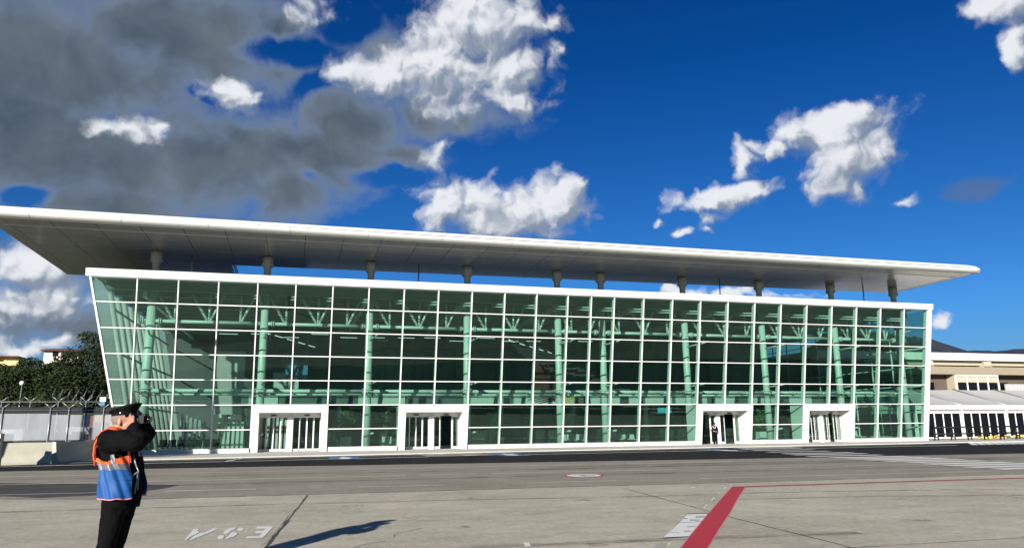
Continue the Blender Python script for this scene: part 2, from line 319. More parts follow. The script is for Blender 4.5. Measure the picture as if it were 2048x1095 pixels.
# ---------------------------------------------------------------- mesh helpers
class MB:
    def __init__(s): s.v = []; s.f = []; s.mi = []; s.sm = []
    def poly(s, pts, mi=0, smooth=False):
        o = len(s.v); s.v += [tuple(p) for p in pts]; s.f.append(tuple(range(o, o+len(pts)))); s.mi.append(mi); s.sm.append(smooth)
    def hexa(s, c8, mi=0):
        """c8: bottom ring of 4 then top ring of 4"""
        o = len(s.v); s.v += [tuple(p) for p in c8]
        for f in ((3, 2, 1, 0), (4, 5, 6, 7), (0, 1, 5, 4), (1, 2, 6, 5), (2, 3, 7, 6), (3, 0, 4, 7)):
            s.f.append(tuple(o+i for i in f)); s.mi.append(mi); s.sm.append(False)
    def box(s, x0, x1, y0, y1, z0, z1, mi=0):
        s.hexa([(x0, y0, z0), (x1, y0, z0), (x1, y1, z0), (x0, y1, z0), (x0, y0, z1), (x1, y0, z1), (x1, y1, z1), (x0, y1, z1)], mi)
    def prism(s, pts, z0, z1, mi=0):
        n = len(pts); o = len(s.v); s.v += [(p[0], p[1], z0) for p in pts]+[(p[0], p[1], z1) for p in pts]
        s.f.append(tuple(o+i for i in reversed(range(n)))); s.f.append(tuple(o+n+i for i in range(n))); s.mi += [mi]*2; s.sm += [False]*2
        for i in range(n):
            j = (i+1) % n; s.f.append((o+i, o+j, o+n+j, o+n+i)); s.mi.append(mi); s.sm.append(False)
    def tube(s, pts, rs, n=12, mi=0, cap=True, smooth=True):
        pts = [Vector(p) for p in pts]
        if not hasattr(rs, '__len__'): rs = [rs]*len(pts)
        o = len(s.v); prev = None
        for i, p in enumerate(pts):
            d = (pts[min(i+1, len(pts)-1)]-pts[max(i-1, 0)]).normalized()
            a = prev if prev is not None else (Vector((1, 0, 0)) if abs(d.x) < .8 else Vector((0, 1, 0)))
            a = (a-d*a.dot(d)).normalized(); b = d.cross(a); prev = a
            for q in range(n):
                th = 2*pi*q/n; s.v.append(tuple(p+(a*cos(th)+b*sin(th))*rs[i]))
        for i in range(len(pts)-1):
            for q in range(n):
                r = (q+1) % n
                s.f.append((o+i*n+q, o+i*n+r, o+(i+1)*n+r, o+(i+1)*n+q)); s.mi.append(mi); s.sm.append(smooth)
        if cap:
            s.f.append(tuple(o+q for q in reversed(range(n)))); s.f.append(tuple(o+(len(pts)-1)*n+q for q in range(n))); s.mi += [mi]*2; s.sm += [False]*2
    def ball(s, c, r, nu=12, nv=8, mi=0):
        rx, ry, rz = r if hasattr(r, '__len__') else (r, r, r)
        o = len(s.v)
        for j in range(nv+1):
            ph = pi*j/nv
            for i in range(nu): s.v.append((c[0]+rx*sin(ph)*cos(2*pi*i/nu), c[1]+ry*sin(ph)*sin(2*pi*i/nu), c[2]+rz*cos(ph)))
        for j in range(nv):
            for i in range(nu):
                k = (i+1) % nu
                s.f.append((o+j*nu+i, o+(j+1)*nu+i, o+(j+1)*nu+k, o+j*nu+k)); s.mi.append(mi); s.sm.append(True)
    def build(s, name, mats, parent=None, loc=None, merge=False):
        me = bpy.data.meshes.new(name); me.from_pydata(s.v, [], s.f)
        for m in (mats if isinstance(mats, (list, tuple)) else [mats]): me.materials.append(m)
        me.polygons.foreach_set('material_index', s.mi); me.polygons.foreach_set('use_smooth', s.sm)
        me.update()
        o = bpy.data.objects.new(name, me); COL.objects.link(o)
        if loc: o.location = loc
        if parent: o.parent = parent
        return o
def tag(o, label=None, cat=None, group=None, kind=None):
    if label: o['label'] = label
    if cat: o['category'] = cat
    if group: o['group'] = group
    if kind: o['kind'] = kind
    return o
def thing(name, label, cat, loc=(0, 0, 0), group=None, rz=0):
    o = bpy.data.objects.new(name, None); COL.objects.link(o); o.location = loc; o.rotation_euler = (0, 0, rz); o.empty_display_size = .3
    return tag(o, label, cat, group)
def kids(o): return [c_ for c_ in bpy.data.objects if c_.parent == o]
def copy_tree(o, parent=None):
    c_ = o.copy(); COL.objects.link(c_); c_.parent = parent
    for ch in kids(o): copy_tree(ch, c_)
    return c_
def sheet(name, pts, z, m, parent=None, kind=None):
    b = MB(); b.poly([(x, y, z) for x, y in pts]); o = b.build(name, m, parent)
    if kind: o['kind'] = kind
    return o
def strip(p, q, w):
    """a painted line from p to q, w metres wide"""
    d = Vector((q[0]-p[0], q[1]-p[1])); n = Vector((-d.y, d.x)).normalized()*w/2
    return [(p[0]+n.x, p[1]+n.y), (p[0]-n.x, p[1]-n.y), (q[0]-n.x, q[1]-n.y), (q[0]+n.x, q[1]+n.y)]
def ccw(p):
    a = sum(p[i][0]*p[(i+1) % len(p)][1]-p[(i+1) % len(p)][0]*p[i][1] for i in range(len(p)))
    return p if a > 0 else p[::-1]

# ---------------------------------------------------------------- ground, roads, markings
sheet('ground', [(-4000, -400), (6000, -400), (6000, 6000), (-4000, 6000)], -.03, GRASS, kind='structure')
GA=[[(-1.5,12.31),(-1.47,12.26),(-1.46,12.65),(-1.39,13.15),(-1.44,13.32),(-1.45,13.58),(-1.53,13.59)],[(-1.43,12.33),(-1.4,12.29),(-1.26,12.92),(-1.15,13.5),(-1.15,13.56),(-1.23,13.58),(-1.3,13.11),(-1.38,13.01),(-1.43,12.64)]]
GS=[[(-1.06,12.43),(-1.06,12.59),(-1.03,12.67),(-0.99,12.61),(-0.97,12.44),(-0.97,12.28),(-1.0,12.21),(-1.04,12.28)],[(-0.94,12.23),(-0.91,12.58),(-0.91,12.88),(-0.87,12.95),(-0.82,12.89),(-0.8,12.71),(-0.82,12.46),(-0.87,12.36),(-0.9,12.25)],[(-1.03,12.97),(-1.02,13.23),(-0.98,13.47),(-0.93,13.58),(-0.88,13.56),(-0.88,13.37),(-0.93,13.15),(-0.93,12.93),(-0.97,12.79),(-1.0,12.82)],[(-0.84,13.21),(-0.84,13.45),(-0.81,13.51),(-0.76,13.42),(-0.74,13.25),(-0.76,13.11),(-0.81,13.11)]]
GE=[[(-0.65,12.18),(-0.64,12.4),(-0.47,12.37),(-0.43,12.68),(-0.55,12.73),(-0.54,12.96),(-0.43,12.97),(-0.4,13.24),(-0.56,13.28),(-0.55,13.59),(-0.29,13.49),(-0.4,12.15)]]
G_red=[[(4.89,9.23),(5.49,10.09),(6.16,11.03),(7.42,12.81),(9.03,15.06),(10.95,17.72),(11.25,17.59),(9.09,14.58),(7.82,12.76),(6.67,11.17),(5.91,10.1),(5.21,9.12)]]
G_redpinkL=[[(4.87,9.24),(4.89,9.23),(5.49,10.09),(6.16,11.03),(7.42,12.81),(9.03,15.06),(10.95,17.72),(10.92,17.73),(9.0,15.07),(7.4,12.82),(6.14,11.04),(5.49,10.12)]]
G_redpinkR=[[(5.21,9.12),(5.91,10.1),(6.67,11.17),(7.82,12.76),(9.09,14.58),(11.25,17.59),(11.27,17.58),(9.11,14.57),(7.81,12.71),(6.69,11.16),(5.93,10.09),(5.22,9.12)]]
G_sign=[[(5.11,10.16),(5.57,10.79),(6.16,11.62),(6.85,12.62),(7.27,12.59),(6.81,11.92),(6.45,11.42),(5.79,10.49),(5.53,10.14)]]
G_signdark=[[(5.11,10.16),(5.07,10.08),(5.5,10.09),(5.53,10.14)],[(6.51,12.13),(6.47,12.07),(6.5,12.0),(6.54,12.05)],[(6.49,11.88),(6.44,11.8),(6.58,11.73),(6.62,11.8)],[(6.45,11.62),(6.42,11.56),(6.55,11.58),(6.58,11.62)],[(6.89,12.69),(6.83,12.61),(7.27,12.56),(7.33,12.65)]]
G_signgray=[[(6.87,12.34),(6.68,12.04),(6.89,12.08),(7.02,12.28)],[(6.05,11.16),(5.94,11.0),(6.13,11.05),(6.18,11.12)],[(5.74,10.69),(5.65,10.56),(5.77,10.57),(5.84,10.68)],[(6.16,11.62),(6.11,11.55),(6.43,11.54),(6.47,11.61)],[(5.46,10.61),(5.42,10.56),(5.56,10.54),(5.6,10.6)]]
G_dash=[[(4.81,9.46),(4.82,9.45),(4.96,9.66),(4.94,9.67)],[(7.6,13.37),(7.62,13.36),(8.09,14.03),(8.06,14.03)],[(8.56,14.72),(8.59,14.71),(9.03,15.35),(9.0,15.36)],[(9.56,16.11),(9.58,16.1),(9.89,16.52),(9.87,16.53)],[(10.33,17.13),(10.35,17.12),(10.78,17.72),(10.76,17.74)],[(11.12,18.1),(11.14,18.09),(11.52,18.65),(11.5,18.66)],[(9.9,18.02),(9.91,17.88),(10.08,18.03),(10.04,18.12)]]
G_pale=[[(4.55,9.36),(4.68,9.31),(4.93,9.7),(4.81,9.74)],[(8.45,14.84),(8.55,14.8),(9.02,15.47),(8.9,15.52)],[(7.64,13.66),(7.73,13.63),(8.05,14.08),(7.95,14.12)]]
G_scrap=[[(3.1,10.39),(3.17,10.37),(3.1,10.06),(3.01,10.04)]]
G_zebra=[[(29.09,46.86),(33.17,43.78)],[(28.1,43.88),(32.03,41.42)],[(27.16,40.61),(30.86,38.72)],[(26.27,37.24),(30.25,36.62)],[(25.66,35.49),(29.71,34.98)],[(25.13,33.62),(28.96,32.89)],[(25.03,31.5),(28.87,31.31)],[(24.74,30.08),(28.61,29.75)],[(24.73,28.79),(28.38,28.49)],[(24.52,27.54),(28.11,27.19)],[(24.55,26.41),(27.74,25.72)],[(24.03,24.81),(27.54,24.44)],[(23.81,23.6),(27.21,23.21)],[(23.5,22.32),(26.83,22.0)],[(23.42,21.05),(26.35,20.84)]]
CONC = [(-60, 25), (-7.04, 21.6), (-3.64, 20.1), (1.06, 19.75), (6.6, 19.55), (12.37, 19.1), (21.77, 18.65), (60, 17.2), (200, 12)]
EDGE = [(-60, 41), (-11.84, 37.0), (-2.33, 36.0), (8.91, 34.3), (21.21, 32.6), (36.32, 31.2), (60, 29.5), (200, 20)]
KERB = [(-60, 44.5), (-15.0, 46.5), (-3.12, 47.9), (12.95, 49.2), (32.68, 49.9), (51.67, 50.3), (200, 52)]
road = sheet('road', EDGE[::-1]+CONC, -.008, OLDASP, kind='structure')
droad = sheet('service_road', KERB[::-1]+EDGE, -.004, NEWASP, kind='structure')
apron = sheet('apron', CONC[::-1]+[(-60, -80), (200, -80)], 0, APRON, kind='structure')
b = MB(); PV = KERB+[(200, 66), (-60, 66)]; b.prism(ccw(PV), -.03, .06); pav = b.build('pavement', PAVE); pav['kind'] = 'structure'
b = MB()
for p, q in zip(KERB[:-1], KERB[1:]): b.prism(ccw(strip((p[0], p[1]-.06), (q[0], q[1]-.06), .16)), -.03, .064)
b.build('kerb', PAVE, pav)
sheet('floor_outside', [(-60, 66), (200, 66), (200, 130), (-60, 130)], -.02, OLDASP, kind='structure').name = 'car_park'

def line(pts, w, z, m, parent, name='lane_line'):
    for p, q in zip(pts[:-1], pts[1:]): sheet(name, ccw(strip(p, q, w)), z, m, parent)
ZR = -.003
line([(-40, 33.6), (-10.36, 32.3), (5.89, 31.3), (11.84, 31.0)], .12, ZR, PWORN, road)
line([(13, 30.9), (19.4, 30.0), (24.3, 29.4)], .12, ZR, PWORN, road)
line([(-40, 29.3), (-8.79, 27.44), (3.7, 26.6)], .13, ZR, PWORN, road)
line([(4.2, 26.57), (6.2, 26.4)], .13, ZR, PWORN, road); line([(6.7, 26.37), (13.66, 25.8)], .13, ZR, PWORN, road)
line([(16.11, 25.45), (18.75, 25.25)], .12, ZR, PWORN, road); line([(20.5, 25.1), (26, 24.6)], .12, ZR, PWORN, road)
line([(-3.34, 22.55), (-.99, 22.25)], .12, ZR, PWHITE, road)
line([(-9.5, 23.2), (-3.9, 22.62)], .09, ZR, PWORN, road)
line([(1.7, 21.85), (4.09, 21.65)], .10, ZR, PWORN, road); line([(6.54, 21.47), (9.26, 21.3)], .10, ZR, PWORN, road)
line([(11.85, 21.0), (17, 20.65), (22.71, 20.25)], .10, ZR, PWORN, road)
line([(14.2, 31.5), (14.9, 31.4)], .16, ZR, PWHITE, road); line([(16.6, 30.9), (19, 30.6)], .16, ZR, PWHITE, road)
sheet('asphalt_patch', ccw([(-30, 31), (-9.35, 28.6), (-3.26, 25.0), (-3.49, 23.6), (-4.2, 21.9), (-6.0, 21.5), (-7.04, 22.4), (-30, 26)]), -.006, PATCHA, road)
sheet('crossing_patch', ccw([(23.8, 20.6), (26.5, 20.3), (26.2, 21.3), (23.4, 21.6)]), -.006, PATCHA, road)
# parking bays beside the kerb: two pale lines, blue symbols
ZS = .0
for a_, b_ in ((-14, 7.4), (11.6, 28.0), (33.5, 47)):
    k_ = lambda x: 47.9+(x+3.12)*.075 if x < 13 else 49.2+(x-13)*.03
    line([(a_, k_(a_)-1.9), (b_, k_(b_)-1.9)], .3, ZS, PWHITE, droad, 'bay_line')
    line([(a_, k_(a_)-5.0), (b_, k_(b_)-5.0)], .35, ZS, PWHITE, droad, 'bay_line')
sheet('bay_patch', ccw([(7.4, 43.9), (11.6, 44.2), (11.6, 48.3), (7.4, 48.0)]), -.002, OLDASP, droad)
line([(7.9, 46.9), (8.9, 47.3)], .5, ZS, PWHITE, droad, 'bay_line'); line([(9.6, 44.6), (10.6, 44.9)], .5, ZS, PWHITE, droad, 'bay_line')
line([(-3.6, 42.6), (-3.0, 47)], .16, ZS, PWHITE, droad, 'bay_line')
def blue_bay(x, y):
    sheet('blue_bay_marking', [(x-.85, y-2.3), (x+.85, y-2.3), (x+.85, y+2.3), (x-.85, y+2.3)], .003, BLUEP, droad)
    b = MB(); z = .006
    b.prism([(x+.34*cos(t_), y-.6+1.0*sin(t_)) for t_ in [2*pi*i/14 for i in range(14)]], z-.001, z)
    b.box(x-.12, x+.12, y-.2, y+1.4, z-.001, z+.001); b.box(x-.1, x+.45, y+.2, y+.5, z-.001, z+.0005)
    b.build('wheelchair_symbol', PWHITE, droad)
blue_bay(2.7, 44.6); blue_bay(12.4, 44.6); blue_bay(27.0, 44.4)
# zebra crossing across both roads
for i, (p, q) in enumerate(G_zebra):
    y = (p[1]+q[1])/2; xl, xr = p[0], q[0]
    zz = .0015 if y > 33 else ZR+.0015
    sheet('crossing_stripe', ccw(strip((xl, y+.12), (xr+.4, y-.12), .72)), zz+.001, PWHITE, droad if y > 33 else road)
for i in range(3):
    sheet('crossing_stripe', ccw(strip((29.5+i, 47.2+i*.9), (34.2+i, 46.9+i*.9), .5)), .0025, PWHITE, droad)
# black and white hatching on the road by the kerb at the right
for i in range(11):
    x = 52.3+i*.8; y = 49.9
    x0_ = 49.4+i*.75
    sheet('hatch_stripe', ccw([(x0_+3.6, 50.0), (x0_+4.25, 50.0), (x0_-.75, 44.9), (x0_-1.4, 44.9)]), .0025, PWHITE, droad)
# speed roundel painted on the road
cx, cy_ = 9.22, 23.85
def disc(r, name, m, z, wd=1.0, seg=40, ang=-.35, long=1.35):
    pts = []
    for i in range(seg):
        t_ = 2*pi*i/seg; a_, b_ = r*cos(t_)*wd, r*sin(t_)*long
        pts.append((cx+a_*cos(ang)-b_*sin(ang), cy_+a_*sin(ang)+b_*cos(ang)))
    return sheet(name, ccw(pts), z, m, road)
disc(.64, 'roundel_rim', PRED, ZR+.001); disc(.56, 'roundel_field', PWHITE, ZR+.003)
def glyph(x, y, segs, w, h, m, parent, name, z, th):
    """strokes given in a unit box; u along +x, v towards +y"""
    b = MB()
    for (u0_, v0_, u1_, v1_) in segs:
        pts = strip((x+u0_*w, y+v0_*h), (x+u1_*w, y+v1_*h), th); b.poly([(p[0], p[1], z) for p in ccw(pts)])
        z += .0002
    return b.build(name, m, parent)
D3 = [(0, 0, 1, 0), (1, 0, 1, 1), (0, 1, 1, 1), (.3, .5, 1, .5)]; D0 = [(0, 0, 1, 0), (1, 0, 1, 1), (0, 1, 1, 1), (0, 0, 0, 1)]
glyph(8.98, 23.45, D3, .17, .75, PBLACK, road, 'painted_digit', ZR+.005, .055); glyph(9.26, 23.4, D0, .17, .75, PBLACK, road, 'painted_digit', ZR+.005, .055)
# apron: stencilled letters read from the far side, E S A
for L_, nm in ((GA, 'a'), (GS, 's'), (GE, 'e')):
    b = MB()
    for p in L_: b.poly([(x, y, .005) for x, y in ccw(p)])
    b.build('painted_letter', PWHITE, apron)
for nm, L_, z, m_ in (('red_band', G_red, .007, PRED), ('faded_red_edge', G_redpinkL, .0045, PPINK), ('faded_red_edge', G_redpinkR, .0045, PPINK), ('painted_notice', G_sign, .004, PWHITE),
                ('notice_stroke', G_signdark, .0055, PBLACK), ('notice_stroke', G_signgray, .005, PGREY), ('painted_dash', G_dash, .004, PWHITE),
                ('mortar_patch', G_pale, .003, PPALE), ('painted_scrap', G_scrap, .004, PWHITE)):
    for p in L_: sheet(nm, ccw(p), z, m_, apron)
# continue the red band towards the camera
sheet('red_band', ccw([(4.89, 9.23), (5.21, 9.12), (3.0, 5.6), (2.7, 5.8)]), .0065, PRED, apron)
line([(10.95, 17.66), (20.2, 17.30), (45, 16.2)], .20, .008, PREDD, apron, 'red_line')
line([(10.9, 17.76), (20.2, 17.42), (45, 16.35)], .06, .005, PPINK, apron, 'faded_red_edge')
line([(11.2, 17.52), (20.2, 17.18), (45, 16.05)], .06, .005, PPINK, apron, 'faded_red_edge')
def crack(pts, w, nm='joint'):
    out = []
    for p, q in zip(pts[:-1], pts[1:]):
        n_ = max(1, int(Vector((q[0]-p[0], q[1]-p[1])).length/.35))
        for i in range(n_):
            out.append((p[0]+(q[0]-p[0])*i/n_+random.uniform(-.008, .008), p[1]+(q[1]-p[1])*i/n_+random.uniform(-.01, .01)))
    out.append(pts[-1]); b = MB()
    for p, q in zip(out[:-1], out[1:]):
        b.poly([(x, y, .0025) for x, y in ccw(strip(p, q, w*random.uniform(.5, 1.3)))])
    b.build(nm, JOINT, apron)
crack([(-1.2, 6.0), (-.33, 11.11), (.29, 18.9), (.33, 19.6)], .045); crack([(-.40, 11.3), (-.2, 12.6), (-.02, 14.4)], .012); crack([(-.28, 12.2), (-.05, 15.2)], .010)
crack([(8.23, 18.54), (7.46, 12.87), (7.25, 11.34), (6.97, 8.58), (6.8, 6.5)], .035)
crack([(5.2, 8.62), (7.08, 8.53), (9.74, 8.47), (14, 8.3)], .03); crack([(15.4, 16.95), (15.1, 14.6), (14.8, 12.7), (14.5, 9)], .026)
crack([(-30, 22.9), (-7.04, 21.5), (-3.64, 20.02), (1.06, 19.70), (6.6, 19.5), (12.37, 19.05), (21.77, 18.6), (40, 17.95)], .10, 'edge_joint')
for p in ([(5.5, 18.9), (6.6, 18.85), (7.4, 18.7)], [(1.9, 14.1), (2.15, 13.4), (2.6, 13.2)], [(1.45, 11.5), (1.5, 11.9), (2.0, 12.4)], [(4.35, 10.6), (4.9, 10.7)], [(-1.0, 19.2), (.2, 19.0), (1.4, 19.2)], [(.6, 10.4), (1.0, 11.0), (1.3, 11.2)]):
    crack(p, .012, 'crack')

# rubber marks and oil drips
def tyre(x0_, y0_, x1_, y1_, bend, w_, z, parent):
    b = MB(); n_ = 24; P_ = []
    for i in range(n_+1):
        t_ = i/n_; P_.append((x0_+(x1_-x0_)*t_, y0_+(y1_-y0_)*t_+bend*sin(pi*t_)))
    for i in range(n_):
        b.poly([(x, y, z) for x, y in ccw(strip(P_[i], P_[i+1], w_))])
    b.build('tyre_mark', TYRE, parent)
tyre(10, 29.4, 40, 25.5, 1.2, 1.0, -.0025, road); tyre(9, 27.9, 42, 23.6, 1.4, .8, -.0024, road); tyre(-14, 25.0, 24, 22.9, .5, .6, -.0022, road); tyre(-14, 30.6, 30, 27.2, -.4, .5, -.0021, road)
tyre(9.0, 16.2, 22, 11.6, .9, .30, .0032, apron); tyre(8.6, 14.8, 21, 10.3, .9, .28, .0034, apron); tyre(-6, 17.9, 9, 15.9, .3, .25, .0036, apron); tyre(-2, 10.2, 8, 9.6, .25, .3, .0038, apron)
for (x, y, r_) in ((2.6, 12.3, .22), (6.2, 16.0, .35), (9.8, 10.6, .3), (1.2, 16.4, .28), (-2.6, 15.2, .3), (4.0, 9.9, .18), (12.5, 13.6, .4), (3.8, 17.2, .3)):
    b = MB(); b.poly([(x+r_*cos(a)*random.uniform(.7, 1.2), y+r_*1.2*sin(a)*random.uniform(.7, 1.2), .0042) for a in [2*pi*i/16 for i in range(16)]]); b.build('oil_stain', OIL, apron)

# ---------------------------------------------------------------- glass departure hall
LEAN = tan(.18407863764)
fy = lambda z, off=0: 56.765-LEAN*z+off
def FP(X, z, off=0): return (X, fy(z, off), z)
W1, W2, X0 = 2.5857, 1.9826, -10.837
BX = [X0+(i-min(max(i-12, 0), 2))*W1+min(max(i-12, 0), 2)*W2 for i in range(27)]
ZL = [11.80, 10.14, 8.44, 6.74, 5.04, 3.335, 1.635, .36]
xl = lambda z: -11.25-.2062*z      # leaning left end
hall = thing('glass_hall', 'long airport hall with an outward leaning green glass front under a floating white roof', 'airport building', (20, 56.7, 0))
def hb(mb, name, m, parent=None):
    """build with world coordinates under the hall"""
    o = mb.build(name, m, parent or hall)
    if parent is None: o.location = (-20, -56.7, 0)
    return o
def slat(mb, xa, xb, z0, z1, o0, o1, mi=0):
    """box lying in the leaning front: x range, z range, offset range (negative = outwards)"""
    mb.hexa([FP(xa, z0, o0), FP(xb, z0, o0), FP(xb, z0, o1), FP(xa, z0, o1), FP(xa, z1, o0), FP(xb, z1, o0), FP(xb, z1, o1), FP(xa, z1, o1)], mi)
PORT = {3: 0, 4: 0, 7: 1, 8: 1, 17: 2, 18: 2, 21: 3, 22: 3}
for i in range(-1, 26):
    rows = 5 if i in PORT else 7
    g = MB(); fr = MB()
    for r in range(rows):
        z1, z0 = ZL[r], ZL[r+1]
        jy = random.uniform(-.004, .004)
        if i < 0: g.poly([FP(xl(z0), z0), FP(X0, z0), FP(X0, z1), FP(xl(z1), z1)])
        else: g.poly([FP(BX[i], z0, jy), FP(BX[i+1], z0, -jy), FP(BX[i+1], z1, jy), FP(BX[i], z1, -jy)])
    w_ = hb(g, 'window_bay', GGREEN)
    zb = ZL[rows]
    xr = BX[i+1]
    slat(fr, xr-.038, xr+.038, zb, 11.8, -.09, .03)
    slat(fr, xr-.04, xr+.04, zb, 11.78, .032, .34)
    for r in range(rows+1 if rows == 5 else rows):
        z = ZL[r]
        a = xl(z) if i < 0 else BX[i]+.05
        if r > 0: slat(fr, a, xr-.044, z-.033, z+.033, -.07, .09)
    if i < 0:
        for k in range(7):
            z1, z0 = ZL[k], ZL[k+1]
            fr.hexa([FP(xl(z0)-.10, z0, -.1), FP(xl(z0)+.03, z0, -.1), FP(xl(z0)+.03, z0, .12), FP(xl(z0)-.10, z0, .12), FP(xl(z1)-.10, z1, -.1), FP(xl(z1)+.03, z1, -.1), FP(xl(z1)+.03, z1, .12), FP(xl(z1)-.10, z1, .12)])
        z1, z0 = ZL[7], .06
        fr.hexa([FP(xl(z0)-.10, z0, -.1), FP(xl(z0)+.03, z0, -.1), FP(xl(z0)+.03, z0, .12), FP(xl(z0)-.10, z0, .12), FP(xl(z1)-.10, z1, -.1), FP(xl(z1)+.03, z1, -.1), FP(xl(z1)+.03, z1, .12), FP(xl(z1)-.10, z1, .12)])
    fr.build('window_frame', WHITE, w_)
# right end post, top band, base
b = MB(); slat(b, BX[26]+.052, 55.62, .06, 11.8, -.12, .4); hb(b, 'corner_post', WHITE2)
b = MB(); slat(b, -13.98, 55.72, 11.8, 12.30, -.16, .5)
for i in range(-1, 26, 3):
    pass
hb(b, 'parapet_band', WHITE2)
b = MB(); slat(b, -13.9, 55.64, 11.74, 11.798, -.11, -.02); hb(b, 'drip_edge', GREYMET)
for a, c_ in ((-1, 3), (5, 7), (9, 17), (19, 21), (23, 26)):
    b = MB(); x0_ = xl(.2) if a < 0 else BX[a]+.16
    x1_ = BX[c_]-.06 if c_ < 26 else BX[26]+.05
    slat(b, x0_, x1_, .06, .33, -.10, .35); slat(b, x0_, x1_, .33, .36, -.14, .1)
    hb(b, 'base_plinth', WHITE2)

# entrances: white portals pushed through the glass, each with sliding doors between two fixed leaves
def portal(i0, openL, openR, side_open):
    xa, xb = BX[i0]+.04, BX[i0+2]+.06
    b = MB(); t_ = .46; T = 3.27
    o_ = -.16
    slat(b, xa, xa+t_, .061, T, o_, .10); slat(b, xb-t_, xb, .061, T, o_, .10)
    slat(b, xa+t_, xb-t_, 2.80, T, o_, .10)
    # deep reveals
    yb = 58.15
    xi, xj = xa+t_, xb-t_
    for (p0, p1) in ((xa+.02, xi), (xj, xb-.02)):
        b.hexa([(p0, fy(.07, .10), .07), (p1, fy(.07, .10), .07), (p1, yb, .07), (p0, yb, .07), (p0, fy(T-.02, .10), T-.02), (p1, fy(T-.02, .10), T-.02), (p1, yb, T-.02), (p0, yb, T-.02)])
    b.hexa([(xi, fy(2.8, .10), 2.8), (xj, fy(2.8, .10), 2.8), (xj, yb, 2.8), (xi, yb, 2.8), (xi, fy(T-.02, .10), T-.02), (xj, fy(T-.02, .10), T-.02), (xj, yb, T-.02), (xi, yb, T-.02)])
    po = hb(b, 'entrance_portal', WHITE2)
    # door line
    yd = 57.55; hd = 2.55; mid = (xi+xj)/2
    f = MB(); f.box(xi, xj, yd-.06, yd+.20, hd, 2.798); f.box(mid-.19, mid+.19, yd-.16, yd+.24, .062, hd-.002); f.build('door_frame', WHITE, po)
    for s_ in (-1, 1):
        c0 = (mid+s_*.19+(xj if s_ > 0 else xi))/2
        sm = MB(); sm.box(c0-.19, c0+.19, yd-.14, yd-.063, hd+.03, hd+.11); sm.build('motion_sensor', DARKMET, po)
        h0, h1 = (xi, mid-.19) if s_ < 0 else (mid+.19, xj)
        wl = (h1-h0)/4; op = openL if s_ < 0 else openR
        for q in range(4):
            xa_ = h0+q*wl; off = 0
            if q in (1, 2): off = .09; xa_ += (-1 if q == 1 else 1)*wl*op
            d = MB(); y_ = yd+off
            d.box(xa_+.002, xa_+.045, y_-.02, y_+.02, .09, hd-.004); d.box(xa_+wl-.045, xa_+wl-.002, y_-.02, y_+.02, .09, hd-.004)
            d.box(xa_+.045, xa_+wl-.045, y_-.018, y_+.018, .09, .25); d.box(xa_+.045, xa_+wl-.045, y_-.018, y_+.018, hd-.09, hd-.004)
            d.poly([(xa_+.045, y_, .25), (xa_+wl-.045, y_, .25), (xa_+wl-.045, y_, hd-.09), (xa_+.045, y_, hd-.09)], 1)
            d.build('door_leaf', [WHITE, GDOOR], po)
    sw = MB(); sw.box(xj-.012, xj, 57.0, 57.07, 1.25, 1.37); sw.build('door_switch', DARKMET, po)
    return po
portal(3, 0, 0, 0); portal(7, .0, .85, 1); portal(17, .95, .9, 1); portal(21, .5, .5, 1)

# hall shell: floor, ceiling deck with beams, flat roof, left wall, back wall
b = MB(); b.box(-11.3, 55.5, 57.15, 84, -.02, .07); hb(b, 'hall_floor', FLOOR)
b = MB(); b.poly([(-13.7, 54.9, 12.05), (-13.7, 84, 12.05), (55.5, 84, 12.05), (55.5, 54.9, 12.05)]); hb(b, 'ceiling', CEIL)
b = MB(); b.box(-13.9, 55.6, 55.0, 84.2, 12.06, 12.24); hb(b, 'flat_roof', FLATR)
for k in range(11):
    b = MB(); y = 57.2+k*2.6; b.box(-13.3, 55.3, y-.09, y+.09, 11.45, 12.04); b.box(-13.3, 55.3, y-.16, y+.16, 11.40, 11.45)
    hb(b, 'ceiling_beam', BEAM)
for k in range(10):
    b = MB(); x = BX[min(k*3, 26)] if k < 9 else 55.2; b.box(x-.12, x+.12, 57.4, 84, 11.0, 11.38); hb(b, 'roof_girder', STEEL)
b = MB()
b.poly([(xl(0), 56.9, .06), (xl(0), 84, .06), (xl(12), 84, 12.04), (xl(12), fy(12, .2), 12.04)])
hb(b, 'side_wall', VEIL)
for k in range(9):
    y = 58.7+k*2.3; b = MB(); b.tube([(xl(.07)+.42, y, .07), (xl(11.3)+.42, y-.9, 11.3)], .17, 14); hb(b, 'wall_post', STEEL)
for z in (3.4, 7.0, 10.2):
    b = MB(); b.tube([(xl(z)+.35, 58.0, z), (xl(z)+.35, 83, z)], .09, 10); hb(b, 'wall_rail', STEEL)
b = MB(); b.box(-13.7, 55.5, 84.0, 84.2, .0, 12.04); hb(b, 'back_wall', MIDW)
# glazed right end
for k in range(10):
    y0 = 57.05+k*2.69; y1 = y0+2.69; b = MB()
    ys = [fy(z, .42) if k == 0 else y0 for z in ZL]
    for r in range(7):
        b.poly([(55.4, ys[r+1], ZL[r+1]), (55.4, y1, ZL[r+1]), (55.4, y1, ZL[r]), (55.4, ys[r], ZL[r])])
    w_ = hb(b, 'side_window', GGREEN); f = MB()
    f.box(55.34, 55.46, y1-.05, y1+.05, .06, 11.8)
    for r in range(1, 8): f.box(55.35, 55.45, max(ys[r], y0), y1-.051, ZL[r]-.04, ZL[r]+.04)
    f.build('window_frame', WHITE, w_)

